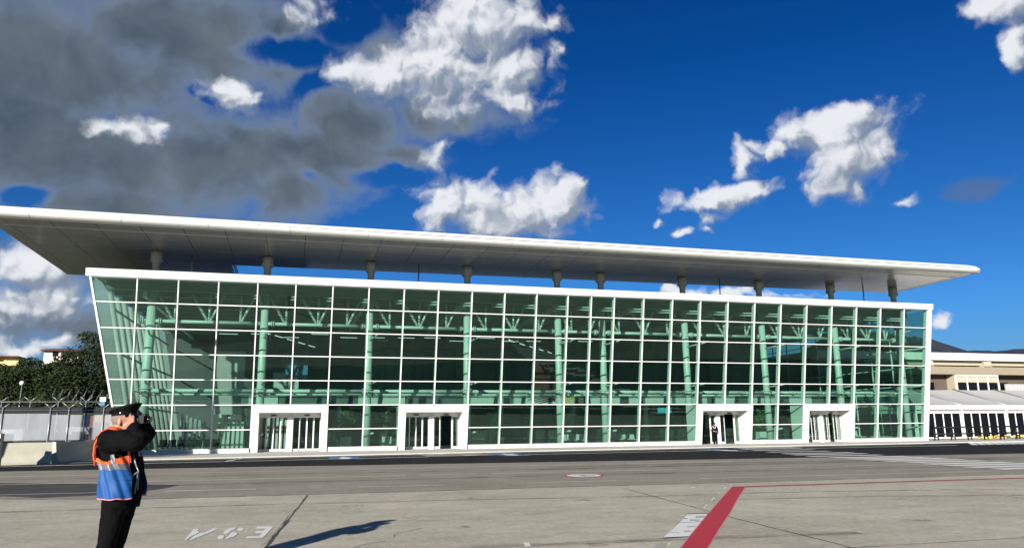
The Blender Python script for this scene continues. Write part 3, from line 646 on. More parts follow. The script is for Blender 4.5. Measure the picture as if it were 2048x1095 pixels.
# round columns rising through the flat roof to the wing roof
CX_ = [-10.42, -2.66, 5.09, 12.84, 20.58, 24.53, 32.32, 40.08, 47.86, 55.02]
for j, x in enumerate(CX_):
    c_ = MB(); yc = 58.2
    c_.tube([(x, yc, .07), (x, yc, 12.02)], .285 if j else .33, 24)
    o = hb(c_, 'column', STEEL)
    c_ = MB(); c_.tube([(x, yc, 12.26), (x, yc, 12.75)], .26, 24, 1); c_.tube([(x, yc, 12.752), (x, yc, 13.5), (x, yc, 13.62), (x, yc, 13.8), (x, yc, 14.1), (x, yc, 14.45)], [.255, .255, .30, .38, .40, .42], 24)
    for q in range(10):
        a = 2*pi*q/10; c_.box(x+.40*cos(a)-.03, x+.40*cos(a)+.03, yc+.40*sin(a)-.03, yc+.40*sin(a)+.03, 13.72, 13.92)
    k_ = hb(c_, 'column_head', [COLLAR, STEEL])
    c_ = MB()
    c_.tube([(x, yc, 4.02), (x, yc, 4.08)], .44, 20); c_.tube([(x, yc, 4.52), (x, yc, 4.58)], .44, 20)
    c_.tube([(x, yc, 4.08), (x, yc, 4.52)], .34, 20)
    for s_ in (-1, 1):
        for zz in (9.38,): c_.tube([(x+s_*.25, yc, zz), (x+s_*.75, yc, zz)], .14, 12); c_.tube([(x+s_*.5, yc, zz), (x+s_*.56, yc, zz)], .23, 12); c_.tube([(x+s_*.64, yc, zz), (x+s_*.70, yc, zz)], .23, 12)
    c_.hexa([(x-.02, yc-1.9, 4.28), (x+.3, yc-1.9, 4.28), (x+.2, yc, 4.28), (x-.2, yc, 4.28), (x-.02, yc-1.9, 4.34), (x+.3, yc-1.9, 4.34), (x+.2, yc, 4.34), (x-.2, yc, 4.34)])
    for zz in (1.2, 4.9, 8.3):
        c_.tube([(x, yc, zz), (x+.35, fy(zz, .3), zz+.1)], .07, 8)
    hb(c_, 'column_bracket', STEEL)
for x in (-8.05, 8.9, 36.3, 51.9):
    b = MB(); b.tube([(x, 58.6, 12.24), (x+.03, 58.6, 14.5)], .055, 8); hb(b, 'roof_strut', GREYMET)
# trusses between columns and the double tube lower down
for xa, xb in zip(CX_[:-1], CX_[1:]):
    yc = 58.2; L_ = xb-xa; b = MB()
    b.tube([(xa+.75, yc, 9.38), (xb-.75, yc, 9.38)], .125, 14)
    N = (.2, .5, .78) if L_ > 5 else (.3, .7)
    for f_ in N:
        x = xa+L_*f_
        b.tube([(x, yc, 9.38), (x, yc, 11.4)], .085, 10)
        if f_ < .6: b.tube([(x-.05, yc, 9.4), (x-1.25, yc, 11.4)], .1, 10)
        if f_ > .4: b.tube([(x+.05, yc, 9.4), (x+.95, yc, 11.4)], .09, 10)
    hb(b, 'truss', STEEL)
    b = MB(); b.tube([(xa+.4, yc, 4.42), (xb-.4, yc, 4.42)], .13, 14); b.tube([(xa+.4, yc-.25, 4.17), (xb-.4, yc-.25, 4.17)], .10, 14)
    hb(b, 'cross_tube', STEEL)
for i in range(0, 26):
    x = BX[i]; b = MB()
    b.tube([(x, fy(4.3, .30), 4.30), (x, 58.2, 4.30)], .05, 8); b.tube([(x, fy(4.3, .7), 4.30), (x, fy(4.3, .85), 4.30)], .1, 8)
    b.tube([(x, fy(11.0, .3), 10.95), (x-.42, 57.0, 11.25)], .045, 8); b.tube([(x, fy(11.0, .3), 10.75), (x-.42, 57.0, 11.05)], .045, 8)
    hb(b, 'mullion_arm', STEEL)

# inside: mezzanine with shop fronts and dark rooms
b = MB(); b.box(-4.5, 52.5, 66.0, 83.9, 3.62, 4.40); hb(b, 'mezzanine', MIDW)
for (xa, xb) in ((-3.9, -1.6), (5.0, 9.0), (14.6, 18.6), (18.9, 24.9), (26.4, 31.2), (32.0, 34.8), (35.2, 38.6), (39.3, 42.0), (43.2, 47.2), (48.0, 50.6)):  # sunlit stretches of the fascia; the gaps between them imitate column shadows
    b = MB(); b.box(xa, xb, 65.9, 65.99, 3.70, 4.42); hb(b, 'lit_fascia_panel', PANELW)
b = MB(); b.box(-4, 52, 72.0, 72.2, .08, 3.6)
for k in range(8): b.box(-4+k*7.2, -3.6+k*7.2, 66.3, 72.0, .08, 3.6)
hb(b, 'shop_wall', DARKW)
b = MB(); b.box(-2, 51, 74.5, 74.7, 4.42, 11.3)
hb(b, 'upper_wall', DARKW)
for x, w_, h_, m_ in ((15.2, 1.6, 9.5, MIDW), (19.5, .8, 8.8, MIDW), (26.0, 3.5, 8.9, MIDW), (30.8, 1.5, 8.9, MIDW), (44, 8.0, 8.2, MIDW), (8.2, 2.4, 8.0, MIDW)):
    b = MB(); b.box(x, x+w_, 74.1, 74.48, 4.42, h_); hb(b, 'upper_pier', m_)
for k in range(14):
    b = MB(); x = -2+k*3.9; b.box(x, x+2.6, 66.2, 66.28, .6+.0*k, .68); 
    for q in range(6): b.box(x, x+2.6, 71.4, 71.44, 1.6+.3*q, 1.66+.3*q)
    hb(b, 'shutter_slats', MIDW)
# left inner block: stair tower panels with louvres
for k, (x, y, h_) in enumerate(((-6.6, 66.5, 8.1), (-2.2, 69.5, 6.6))):
    b = MB(); b.box(x, x+2.2, y, y+.15, 2.9, h_); hb(b, 'tower_panel', PANELW)
for x0_, y in ((-5.9, 63.5), (-2.3, 65.0), (-8.9, 65.0)):
    b = MB()
    for q in range(6): b.box(x0_+q*.34, x0_+q*.34+.2, y, y+.3, .08, 2.9-.12*q)
    hb(b, 'louvre_screen', PANELW)

# ---- wing roof
YF, ZC = 50.6, 14.93
def prof(kx):
    """profile (Y, Z) of the wing at a station; kx 0..1 squeezes it towards the right tip"""
    P = []
    for q in range(9):
        a = -pi/2-pi*q/8; P.append((YF+.55+.55*cos(a), ZC+.37*sin(a)))      # nose, from underside to top
    P += [(56, 15.5), (61, 15.55), (66, 15.0)]
    return P
def roof(name_parts):
    xs = [-19, -14, -9, -5.6, -5.55, 0, 8, 16, 24, 32, 40, 48, 54, 56.6, 57.4, 57.9, 58.2, 58.35]
    under = MB(); top = MB(); nose = MB()
    def rear(x): return 69.5 if x < -5.58 else 62.6-.02*(x+3.7)
    def lift(x): return 0 if x < 56.6 else .37*(1-sqrt(max(0, 1-((x-56.6)/1.78)**2)))
    def yin(x): return 0 if x < 56.6 else 1.1*(1-sqrt(max(0, 1-((x-56.6)/1.78)**2)))
    def U(x):
        z0 = ZC-.37+lift(x)
        r = rear(x); y0 = YF+.55+yin(x)*.6
        return [(x+(.07*(0) if x > -10 else 0), y0, z0), (x, YF+1.75, z0-.02), (x, 57, z0-.05), (x, r-.8, z0-.06), (x, r, z0+.12)]
    def N(x):
        l = lift(x); out = []
        for q in range(11):
            a = -pi/2-pi*q/10; out.append((x, YF+.55+.55*cos(a)+yin(x)*(.6 if q < 3 else .9), ZC+(.37-l*.8)*sin(a)))
        return out
    def T(x):
        l = lift(x); r = rear(x)
        return [(x, YF+.55+yin(x)*.9, ZC+.37-l*.8), (x, 57, ZC+.62-l), (x, r-1, ZC+.5-l), (x, r, ZC-.2)]
    for mb, fn in ((under, U), (nose, N), (top, T)):
        for a, c_ in zip(xs[:-1], xs[1:]):
            A, B = fn(a), fn(c_)
            for q in range(len(A)-1): mb.poly([A[q], B[q], B[q+1], A[q+1]], 0, mb is not under)
    # close both ends
    for x, s_ in ((xs[0], 1), (xs[-1], -1)):
        A = U(x)+[T(x)[-1-q] for q in range(3)]+N(x)[::-1]
        top.poly(A if s_ > 0 else A[::-1])
    A, B = U(-5.6), U(-5.55)
    hb(under, 'soffit', SOFFIT); hb(nose, 'roof_edge', WHITE2); hb(top, 'roof_top', CANOPY)
    s_ = MB()
    s_.box(-18.9, 56.5, YF-.012, YF+.03, ZC+.0, ZC+.07)
    hb(s_, 'edge_seam', GREYMET)
    for k in range(14):
        s_ = MB(); s_.tube([(p[0], p[1]-.004, p[2]+.0) for p in N(-16.5+k*5.17)], .011, 4, cap=False); hb(s_, 'panel_joint', GREYMET)
    s_ = MB(); s_.box(-18.5, 56.8, 52.6, 52.68, 14.515, 14.54); hb(s_, 'soffit_trim', WHITE)
roof(None)

# ---------------------------------------------------------------- loose things inside the hall
for k, (x, y, lab) in enumerate(((3.7, 60, 'white cube planter with a small tree behind the glass, just right of the leftmost entrance'), (6.75, 60, 'white cube planter with a small tree behind the glass, just left of the second entrance'),
                           (40.4, 60, 'white cube planter behind the glass, just right of the third entrance'), (41.6, 60.8, 'white cube planter behind the glass, just left of the rightmost entrance'))):
    p = thing('planter', lab, 'planter', (x, y, .07), 'planters in the hall')
    b = MB(); b.box(-.4, .4, -.4, .4, 0, .95); b.build('pot', PANELW, p)
    b = MB(); b.tube([(0, 0, .95), (.05, 0, 1.5), (0, .05, 2.0)], [.04, .035, .02], 8)
    for q in range(220):
        a, r_, z_ = random.uniform(0, 2*pi), random.uniform(0, .75), random.uniform(1.35, 2.9)
        r_ *= sin(pi*min(1, max(.1, (z_-1.2)/1.9)))**.5
        c0 = Vector((r_*cos(a), r_*sin(a), z_)); d1 = Vector((random.uniform(-1, 1), random.uniform(-1, 1), random.uniform(-1, 1))).normalized()*.16; d2 = Vector((random.uniform(-1, 1), random.uniform(-1, 1), random.uniform(-.5, .5))).normalized()*.08
        b.poly([c0-d1, c0+d2, c0+d1, c0-d2], 1)
    b.build('plant', [BARK, PLANT], p)
strip0 = None
def lamp_strip(x, y, z, L_=1.5, ry=0):
    global strip0
    if strip0 is None:
        strip0 = thing('ceiling_light', 'thin lit white tube light hanging in the row behind the truss', 'ceiling light', (x, y, z), 'tube lights under the hall ceiling')
        b = MB(); b.box(-.75, .75, -.05, .05, -.03, 0); b.build('diffuser', LAMP, strip0)
        b = MB(); b.box(-.76, .76, -.06, .06, .002, .07); b.build('housing', GREYMET, strip0)
    else:
        c_ = copy_tree(strip0); c_.location = (x, y, z); c_.rotation_euler = (0, 0, ry)
for k in range(14): lamp_strip(-6+k*2.55, 68+(k % 3)*.8, 9.75+(k % 2)*.15)
for k in range(5): lamp_strip(-2.6+k*.9, 60.5+k*2.3, 9.0, 1, 1.2)
for k in range(5): lamp_strip(17.5+k*1.6, 61.5+k*2.2, 8.9-.0*k, 1, 1.0)
def seat_row(x, y, n, lab):
    r = thing('seat_row', lab, 'bench seat', (x, y, .07), 'rows of waiting seats')
    b = MB(); b.box(0, n*.6, -.03, .03, .3, .36)
    for q in (0, n*.6-.06): b.box(q, q+.06, -.25, .25, 0, .3)
    b.build('seat_frame', GREYMET, r)
    for q in range(n):
        b = MB(); b.box(q*.6+.04, q*.6+.56, -.26, .24, .40, .45)
        b.hexa([(q*.6+.04, .22, .45), (q*.6+.56, .22, .45), (q*.6+.56, .26, .45), (q*.6+.04, .26, .45), (q*.6+.04, .34, .92), (q*.6+.56, .34, .92), (q*.6+.56, .38, .92), (q*.6+.04, .38, .92)])
        b.build('seat', PANELW if n < 5 else DARKMET, r)
seat_row(-9.6, 60.2, 7, 'long row of black seats behind the leftmost panes at the foot of the ribbed wall')
seat_row(21.6, 61, 4, 'row of pale seats behind the middle panes beside the paired columns')
seat_row(27.2, 62, 3, 'short row of pale seats behind the glass left of the third entrance')
seat_row(49.5, 61, 4, 'row of pale seats behind the glass right of the rightmost entrance')
# hanging signs
def sign(x, y, z, w_, h_, m_, lab, post=True):
    r = thing('information_sign', lab, 'sign', (x, y, z), 'hanging signs')
    b = MB(); b.box(-w_/2, w_/2, -.05, .05, -h_/2, h_/2); b.build('sign_board', m_, r)
    b = MB(); b.tube([(-w_/2+.1, 0, h_/2), (-w_/2+.1, 0, 3.6-z if z < 3.5 else h_/2+1)], .015, 6); b.tube([(w_/2-.1, 0, h_/2), (w_/2-.1, 0, 3.6-z if z < 3.5 else h_/2+1)], .015, 6); b.build('hanger', GREYMET, r)
TEAL = mat('teal_sign', (.03, .35, .45), .5)
sign(31.0, 60.2, 2.95, 1.3, .45, TEAL, 'teal hanging sign behind the glass just left of the third entrance')
sign(5.2, 65.6, 3.45, 2.0, .3, DARKMET, 'black departure board hung between the two left entrances')
sign(-.2, 66.8, 6.6, 1.8, 1.3, BLUEP, 'blue hanging banner behind the second column from the left')
# painted wall artwork, plain curved stripes
MAROON = mat('maroon_paint', (.07, .014, .014), .6); OCHRE = mat('ochre_paint', (.7, .42, .05), .6)
mu = thing('wall_mural', 'painted wall panel with maroon arch and curved maroon and yellow stripes in the hall', 'mural', (22.9, 65.8, 3.7))
b = MB(); b.prism([(-2.0, 0), (0, 0), (0, .08), (-2.0, .08)], .9, 3.0)
A = [(-2.0, 3.0)]+[(-1.9+1.7*sin(a), 3.0+1.0*cos(a)) for a in [pi/2*q/8 for q in range(9)]]+[(-.2, 3.0)]
o_ = len(b.v); b.v += [(x, 0, z) for x, z in A]+[(x, .08, z) for x, z in A]; n_ = len(A)
b.f += [tuple(range(o_, o_+n_)), tuple(reversed(range(o_+n_, o_+2*n_)))]; b.mi += [0, 0]; b.sm += [False, False]
b.build('arch_panel', MAROON, mu)
for s_, m_ in ((-1, MAROON), (1, OCHRE)):
    for q in range(4):
        b = MB(); P_, Q_ = [], []
        for a in range(9):
            t_ = a/8; x = s_*(.1+2.6*t_)*(1-.12*q); z = .72-.16*q-(.45*t_**1.6)*(1-.1*q)+.1; th_ = .07*(1-t_*.8)
            P_.append((x, 0, z+th_)); Q_.append((x, 0, z-th_))
        for a in range(8): b.poly([Q_[a], Q_[a+1], P_[a+1], P_[a]]); b.poly([(p[0], .05, p[2]) for p in (P_[a], P_[a+1], Q_[a+1], Q_[a])])
        b.build('painted_stripe', m_, mu)

# ---------------------------------------------------------------- old terminal to the right
ot = thing('old_terminal', 'low cream concrete terminal with a white roof fascia, right of the glass hall', 'airport building', (60, 74, 0))
def ob(mb, name, m, parent=None):
    o = mb.build(name, m, parent or ot)
    if parent is None: o.location = (-60, -74, 0)
    return o
b = MB(); b.box(57, 140, 72.6, 98, 9.10, 9.98); ob(b, 'roof', WHITE2)
b = MB(); b.box(57, 140, 74.2, 97, 0, 9.09); ob(b, 'wall', BEIGE)
b = MB(); b.box(57, 140, 73.3, 73.7, 8.55, 8.85); b.box(57, 140, 73.35, 74.1, 8.86, 9.08); ob(b, 'beam', CREAM)
for k in range(10):
    b = MB(); x = 72.4+k*8.9-8.9; b.box(x, x+1.1, 72.75, 74.1, 8.42, 9.02); b.box(x-.25, x+1.35, 72.9, 74.1, 8.36, 8.42); ob(b, 'beam_end', CREAM)
b = MB(); b.box(57, 140, 72.7, 74.1, 7.40, 8.34); ob(b, 'ledge', BEIGE)
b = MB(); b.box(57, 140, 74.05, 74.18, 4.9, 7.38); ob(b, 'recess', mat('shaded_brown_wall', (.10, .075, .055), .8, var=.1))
for k in range(3):
    x = 76.5+k*17.5; b = MB()
    b.hexa([(x, 72.9, 5.2), (x+6.8, 72.9, 5.2), (x+6.8, 74.04, 5.2), (x, 74.04, 5.2), (x, 72.9, 7.38), (x+6.8, 72.9, 7.38), (x+6.8, 74.04, 7.38), (x, 74.04, 7.38)])
    w_ = ob(b, 'bay_window', CREAM)
    for q in range(4):
        f = MB(); f.box(x+.35+q*1.6, x+1.75+q*1.6, 72.85, 72.895, 5.3, 6.45); f.build('pane', GBLACK, w_)
    f = MB()
    for q in range(5): f.box(x+.14+q*1.6+(.0), x+.27+q*1.6, 72.74, 72.84, 5.2, 7.36)
    f.box(x+.1, x+6.7, 72.76, 72.82, 7.20, 7.37); f.build('window_frame', WHITE, w_)
for k in range(9):
    x = 59+k*2.0 if k < 8 else 84.5; b = MB(); b.box(x, x+1.4, 73.9, 74.03, 5.1, 6.5); w_ = ob(b, 'window', GBLACK)
    f = MB(); f.box(x-.2, x-.02, 73.8, 74.0, 5.0, 6.6); f.build('window_frame', CREAM, w_)
b = MB(); b.box(84.6, 92, 73.2, 73.3, 5.0, 6.3)
for q in range(16): b.box(84.6+q*.46, 84.7+q*.46, 73.12, 73.19, 5.0, 6.3)
ob(b, 'curtain_wall', CANOPY)

# white covered walkway in front of it
cw = thing('covered_walkway', 'long white fabric canopy over a black glazed walkway, right of the glass hall', 'walkway canopy', (64, 66, 0))
def wb(mb, name, m, parent=None):
    o = mb.build(name, m, parent or cw)
    if parent is None: o.location = (-64, -66, 0)
    return o
for k in range(10):
    x0_ = 55.7+k*6.0; x1_ = x0_+5.97
    if k == 0: x0_ = 56.3
    b = MB()
    for u in range(6):
        for v_ in range(5):
            def Q(uu, vv):
                X = x0_+(x1_-x0_)*uu; Y = 64+6.6*vv; return (X, Y, 3.42+2.0*vv-.22*sin(pi*uu)*sin(pi*vv)-.05*sin(pi*uu))
            b.poly([Q(u/6, v_/5), Q((u+1)/6, v_/5), Q((u+1)/6, (v_+1)/5), Q(u/6, (v_+1)/5)], 0, True)
    wb(b, 'canopy_roof', CANOPY)
    b = MB(); b.tube([(x1_+.015, 63.98, 3.46), (x1_+.015, 70.6, 5.5)], .05, 8); wb(b, 'canopy_rib', GREYMET)
    b = MB(); b.box(x0_, x1_, 63.85, 63.99, 2.98, 3.44); wb(b, 'gutter', WHITE2)
    b = MB(); b.box(x0_, x1_, 64.1, 64.2, 2.62, 2.90); wb(b, 'lintel', WHITE)
    b = MB(); b.box(x1_-.10, x1_+.10, 63.98, 64.12, .06, 2.97); wb(b, 'canopy_post', WHITE)
    for q in range(5):
        xw = x0_+.2+q*(x1_-x0_-.3)/5; ww = (x1_-x0_-.3)/5
        b = MB(); b.box(xw, xw+ww-.135, 64.16, 64.2, .3, 2.6); g_ = wb(b, 'glass_panel', GBLACK)
        f = MB(); f.box(xw+ww-.13, xw+ww-.01, 64.13, 64.2, .2, 2.61); f.build('panel_frame', WHITE, g_)
    b = MB(); b.box(x0_, x1_, 64.08, 64.22, .07, .19); wb(b, 'sill', WHITE)
b = MB(); b.box(56.3, 116, 70.6, 72.5, 5.2, 5.35); wb(b, 'canopy_back', CANOPY)
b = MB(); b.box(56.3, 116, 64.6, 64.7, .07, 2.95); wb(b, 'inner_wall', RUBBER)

# black railings along the pavement and yellow kerb blocks
def railing(x, y, L_, lab, rz=0):
    r = thing('railing', lab, 'railing', (x, y, .05), 'black railings in front of the covered walkway', rz)
    n_ = int(L_/1.9)
    for k in range(n_+1):
        b = MB(); q = k*L_/n_; b.tube([(q, 0, 0), (q, 0, 1.22)], .06, 8); b.tube([(q+.42, 0, 0), (q+.42, 0, 1.14)], .05, 8); b.tube([(q, 0, 1.1), (q+.42, 0, 1.1)], .05, 8); b.tube([(q, 0, .3), (q+.42, 0, .3)], .05, 8); b.box(q-.1, q+.1, -.1, .1, 0, .03)
        b.build('post', DARKMET, r)
    for z in (1.18, .58):
        b = MB(); b.tube([(0, 0, z), (L_, 0, z)], .065, 8); b.build('rail', DARKMET, r)
railing(56.3, 56.6, 11.5, 'black metal railing starting at the right corner of the glass hall')
railing(64.5, 58.8, 14, 'black metal railing farther right, behind the yellow kerb blocks')
for k, (x, y) in enumerate(((67.3, 61.2), (69.9, 61.6), (72.8, 62.0), (75.9, 62.4))):
    b = MB(); b.hexa([(-.95, -.18, 0), (.95, -.18, 0), (.95, .18, 0), (-.95, .18, 0), (-.85, -.1, .28), (.85, -.1, .28), (.85, .1, .28), (-.85, .1, .28)])
    o = b.build('kerb_block', YELLOW, loc=(x, y, .06)); tag(o, 'yellow kerb block by the covered walkway, %s from the left' % ('first', 'second', 'third', 'fourth')[k], 'kerb block', 'yellow kerb blocks')

# ---------------------------------------------------------------- hills
def hill(name, x0_, x1_, y, f, depth=900):
    b = MB(); n_ = 60; R_ = []
    for i in range(n_+1):
        x = x0_+(x1_-x0_)*i/n_; h_ = f(i/n_)
        R_.append([(x, y-depth, -2), (x+random.uniform(-10, 10), y-depth*.5, h_*.55*random.uniform(.9, 1.1)), (x, y, h_*random.uniform(.992, 1.008)), (x, y+depth, h_*.4)])
    for A, B in zip(R_[:-1], R_[1:]):
        for q in range(3): b.poly([A[q], B[q], B[q+1], A[q+1]], 0, True)
    o = b.build(name, HILLM); o['kind'] = 'structure'
hill('hill', 2500, 3500, 3000, lambda t_: (418+90*(.5-t_) if t_ < .5 else 418-190*(t_-.5)-340*(t_-.5)**2)+5*sin(t_*60)+3*sin(t_*131))
hill('hill', 3150, 6200, 3600, lambda t_: 424+150*(t_-.2)+5*sin(t_*33)+3*sin(t_*71))

# hillside behind the trees on the left
b = MB(); R_ = []
for i in range(25):
    x = -260+i*12; R_.append([(x, 125, -.1), (x, 170, 9+2*sin(i*.9)), (x, 230, 18.3+1.5*sin(i*.7)), (x, 330, 20), (x, 480, 12)])
for A, B in zip(R_[:-1], R_[1:]):
    for q in range(4): b.poly([A[q], B[q], B[q+1], A[q+1]], 0, True)
o = b.build('hillside', GRASS); o['kind'] = 'structure'

# ---------------------------------------------------------------- houses on the hillside
def house(x, y, z, w_, d_, h_, lab, roof_m, wall_m, wins, flat=False):
    r = thing('house', lab, 'house', (x, y, z), 'houses on the hillside')
    b = MB(); b.box(0, w_, 0, d_, -3, h_*.55); b.box(.0, w_*.52, .0, d_, h_*.55, h_); b.box(w_*.52, w_, 1.8, d_, h_*.55, h_); b.build('wall', wall_m, r)
    b = MB()
    if flat: b.box(-.5, w_+.3, -.5, d_+.5, h_+.002, h_+.35)
    else:
        b.hexa([(-.6, -1.2, h_+.002), (w_+2.0, -1.2, h_+.002), (w_+2.0, d_+1, h_+.002), (-.6, d_+1, h_+.002), (-.6, -1.2, h_+.25), (w_+2.0, -1.2, h_+.25), (w_+1.0, d_*.6, h_+1.1), (.4, d_*.6, h_+1.1)])
    b.build('roof', roof_m, r)
    b = MB(); b.box(w_*.35, w_+.6, -1.3, -.002, h_*.45, h_*.48); b.box(w_*.35, w_+.6, -1.3, -1.2, h_*.48, h_*.48+.95); b.build('balcony', wall_m, r)
    for (u, v_, a, c_) in wins:
        f = MB(); f.box(u, u+a, -.05 if u < w_*.5 or v_ < h_*.5 else 1.74, -.002 if u < w_*.5 or v_ < h_*.5 else 1.798, v_, v_+c_); q = f.build('window', GBLACK, r)
        g2 = MB(); yy = -.12 if u < w_*.5 or v_ < h_*.5 else 1.66; g2.box(u-.1, u+a+.1, yy, yy+.06, v_-.12, v_-.002); g2.build('sill', wall_m, q)
HW = mat('cream_house_render', (.72, .66, .52), .8, var=.04, vscale=.8); HY = mat('yellow_house_render', (.75, .58, .26), .8, var=.04, vscale=.8)
house(-64.2, 220, 17.2, 7.6, 8, 5.3, 'cream house with a dark red overhanging roof among the pines', RED_TILE, HW, [(5.6, 1.2, 1.6, 1.4), (2.0, 3.9, 1.4, 1.4), (5.2, 3.9, 1.6, 1.6), (1.2, .9, 1.2, 1.2)])
house(-94.0, 260, 19.5, 11.0, 8, 4.8, 'yellow house with a round window at the left edge of the photo', RED_TILE, HY, [(4.6, 1.2, 1.2, 1.2)], True)
b = MB(); b.tube([(0, 0, 0), (0, -.08, 0)], .55, 18); 

# ---------------------------------------------------------------- trees
def leaves(b, clumps, n_, size, mats_n=2):
    for _ in range(n_):
        c0, r_ = random.choice(clumps)
        d = Vector((random.gauss(0, 1), random.gauss(0, 1), random.gauss(0, 1))).normalized()
        rr = random.random()**.35
        p = Vector(c0)+Vector((d.x*r_[0], d.y*r_[1], d.z*r_[2]))*rr
        s_ = size*random.uniform(.5, 1.3)
        a = Vector((random.uniform(-1, 1), random.uniform(-1, 1), random.uniform(-.6, .6))).normalized(); c_ = a.cross(Vector((random.uniform(-1, 1), random.uniform(-1, 1), random.uniform(-1, 1)))).normalized()
        b.poly([p-a*s_, p-c_*s_*.45, p+a*s_, p+c_*s_*.45], random.randrange(mats_n))
def pine(x, y, h_, rx, base, lab, n_=7000, seed=0):
    random.seed(seed); r = thing('pine_tree', lab, 'pine tree', (x, y, 0), 'pines behind the fence')
    b = MB(); cl = []
    b.tube([(0, 0, -.3), (.2, .1, h_*.3), (-.1, 0, h_*.6), (.1, 0, h_*.85)], [.38, .3, .22, .08], 10)
    nc = 26
    for i in range(nc):
        t_ = i/(nc-1); z = base+(h_-base)*t_
        rad = rx*(sin(pi*(.12+.80*(1-t_)**.8))**.6)
        a = i*2.4+random.uniform(-.5, .5); q = rad*random.uniform(.35, .85)
        c0 = (q*cos(a), q*sin(a), z-random.uniform(0, .8)); R0 = random.uniform(1.1, 2.1)*(1 if t_ < .85 else .75)
        cl.append((c0, (R0*1.25, R0*1.25, R0*.72)))
        if i % 2 == 0: b.tube([(0, 0, max(1, z-2.2)), (c0[0]*.6, c0[1]*.6, z-.9), c0], [.12, .08, .03], 6)
    b.build('trunk', BARK, r)
    f = MB(); leaves(f, cl, n_, .17); f.build('crown', [PINE, PINE2], r)
    random.seed(99+seed)
PT = [(-40.5, 104, 10.4, 4.6, 3.2, 'pine at the left edge of the photo behind the fence'), (-35.2, 100, 9.8, 4.4, 2.6, 'round dark pine left of the cream house'), (-31.0, 103, 9.0, 4.3, 2.2, 'pine just below the cream house, with a lighter crown'),
      (-27.6, 97, 9.4, 4.2, 1.6, 'broad pine just right of the cream house'), (-23.6, 101, 13.0, 4.3, 1.2, 'tallest pine, beside the leaning left edge of the glass hall'), (-19.2, 100, 14.2, 4.4, 1.2, 'pine half hidden behind the left end of the glass hall'),
      (-29.3, 92, 8.2, 3.4, .8, 'low bushy pine in front of the taller trees'), (-23.4, 90, 8.8, 3.6, .6, 'low dark pine beside the leaning glass corner')]
for i, a in enumerate(PT): pine(*a, n_=19000, seed=i+3)
for i, (x, y, rr, lab) in enumerate(((-33.5, 84, 2.0, 'bare reddish shrub behind the razor wire at the left'), (-28.6, 82, 1.8, 'low green shrub behind the razor wire'), (-24.6, 80, 1.9, 'dense shrub below the blue and white sign'), (-21.0, 79, 1.9, 'dense shrub by the hall corner'), (-37, 83, 2.0, 'shrub at the left edge behind the fence'))):
    r = thing('shrub', lab, 'shrub', (x, y, 0), 'shrubs behind the fence'); random.seed(50+i)
    cl = [((random.uniform(-rr, rr), random.uniform(-1, 1), random.uniform(1.0, 4.2)), (1.3, 1.1, 1.0)) for _ in range(9)]
    b = MB()
    for c0, _ in cl: b.tube([(0, 0, -.1), (c0[0]*.5, c0[1]*.5, c0[2]*.5), c0], [.07, .05, .02], 5)
    b.build('stem', BARK, r); f = MB(); leaves(f, cl, 2200, .16, 1); f.build('foliage', SHRUB, r)

# ---------------------------------------------------------------- fences, barriers on the left
gl = thing('street_lamp', 'small lamp post with a white globe in front of the pines', 'street lamp', (-27.35, 88, 0))
b = MB(); b.tube([(0, 0, 0), (0, 0, 6.4)], [.07, .04], 8); b.build('post', GREYMET, gl); b = MB(); b.ball((0, 0, 6.6), .24); b.build('globe', WHITE, gl)

DARKNET = mat('dark_green_netting', (.012, .016, .016), .9)
def y_post(parent, x, arms=.55, z=2.9, m=GREYMET, lean=0):
    b = MB(); b.tube([(x, 0, 0), (x+lean, 0, z)], .03, 8)
    for s_ in (-1, 1): b.tube([(x, 0, z-.02), (x+s_*arms*.72, .0, z+arms*.55)], .022, 6)
    return b.build('post', m, parent)
def coil(parent, x0_, x1_, z, r_=.42, pitch=.5):
    b = MB(); pts = []; n_ = int((x1_-x0_)/pitch*16)
    for i in range(n_+1):
        a = i*2*pi/16; rr = r_*(1+.12*sin(i*.37)); pts.append((x0_+(x1_-x0_)*i/n_+.15*sin(a*1.0), rr*cos(a), z+rr*sin(a)))
    b.tube(pts, .008, 3, cap=False); b.build('razor_wire', GREYMET, parent)
f1 = thing('security_fence', 'near galvanised fence with Y shaped post tops and a pale screen behind the concrete barriers', 'fence', (-12, 48.0, 0), 'airport fences')
for x in (-8.4, -6.0, -3.7, -1.35, -.42, .42, 1.35): y_post(f1, x, .5 if x > -1 else .42, 2.95)
b = MB(); b.tube([(-22, .02, 2.8), (2.0, .02, 2.8)], .02, 6); b.tube([(-22, .02, 1.15), (2.0, .02, 1.15)], .02, 6); b.build('rail', GREYMET, f1)
b = MB(); b.box(-22, 2.0, .06, .07, 2.64, 2.98); b.build('top_netting', DARKNET, f1)
b = MB(); b.box(-22, -1.4, .06, .075, 1.12, 2.62); b.build('screen_panel', SCREEN, f1)
b = MB(); b.box(-1.3, 2.0, .06, .075, 1.12, 2.55); b.build('screen_panel', SCREEN, f1)
for xa, xb in ((-1.4, -2.8), (-1.3, -.3), (.42, 1.0), (-8.4, -9.6)):
    b = MB(); b.tube([(xa, .1, 2.0), (xb, .1, 1.1)], .03, 6); b.build('brace', GREYMET, f1)
f2 = thing('security_fence', 'farther fence with razor wire coils along its top in front of the shrubs', 'fence', (-18, 60, 0), 'airport fences')
for k in range(13): y_post(f2, -14+k*1.75, .55, 3.75)
b = MB(); b.tube([(-14, 0, 3.7), (7, 0, 3.7)], .03, 6); b.tube([(-14, 0, 3.1), (7, 0, 3.1)], .03, 6); b.build('rail', GREYMET, f2)
b = MB(); b.box(-14, 7, .1, .12, .0, 3.0); b.build('dark_netting', DARKNET, f2)
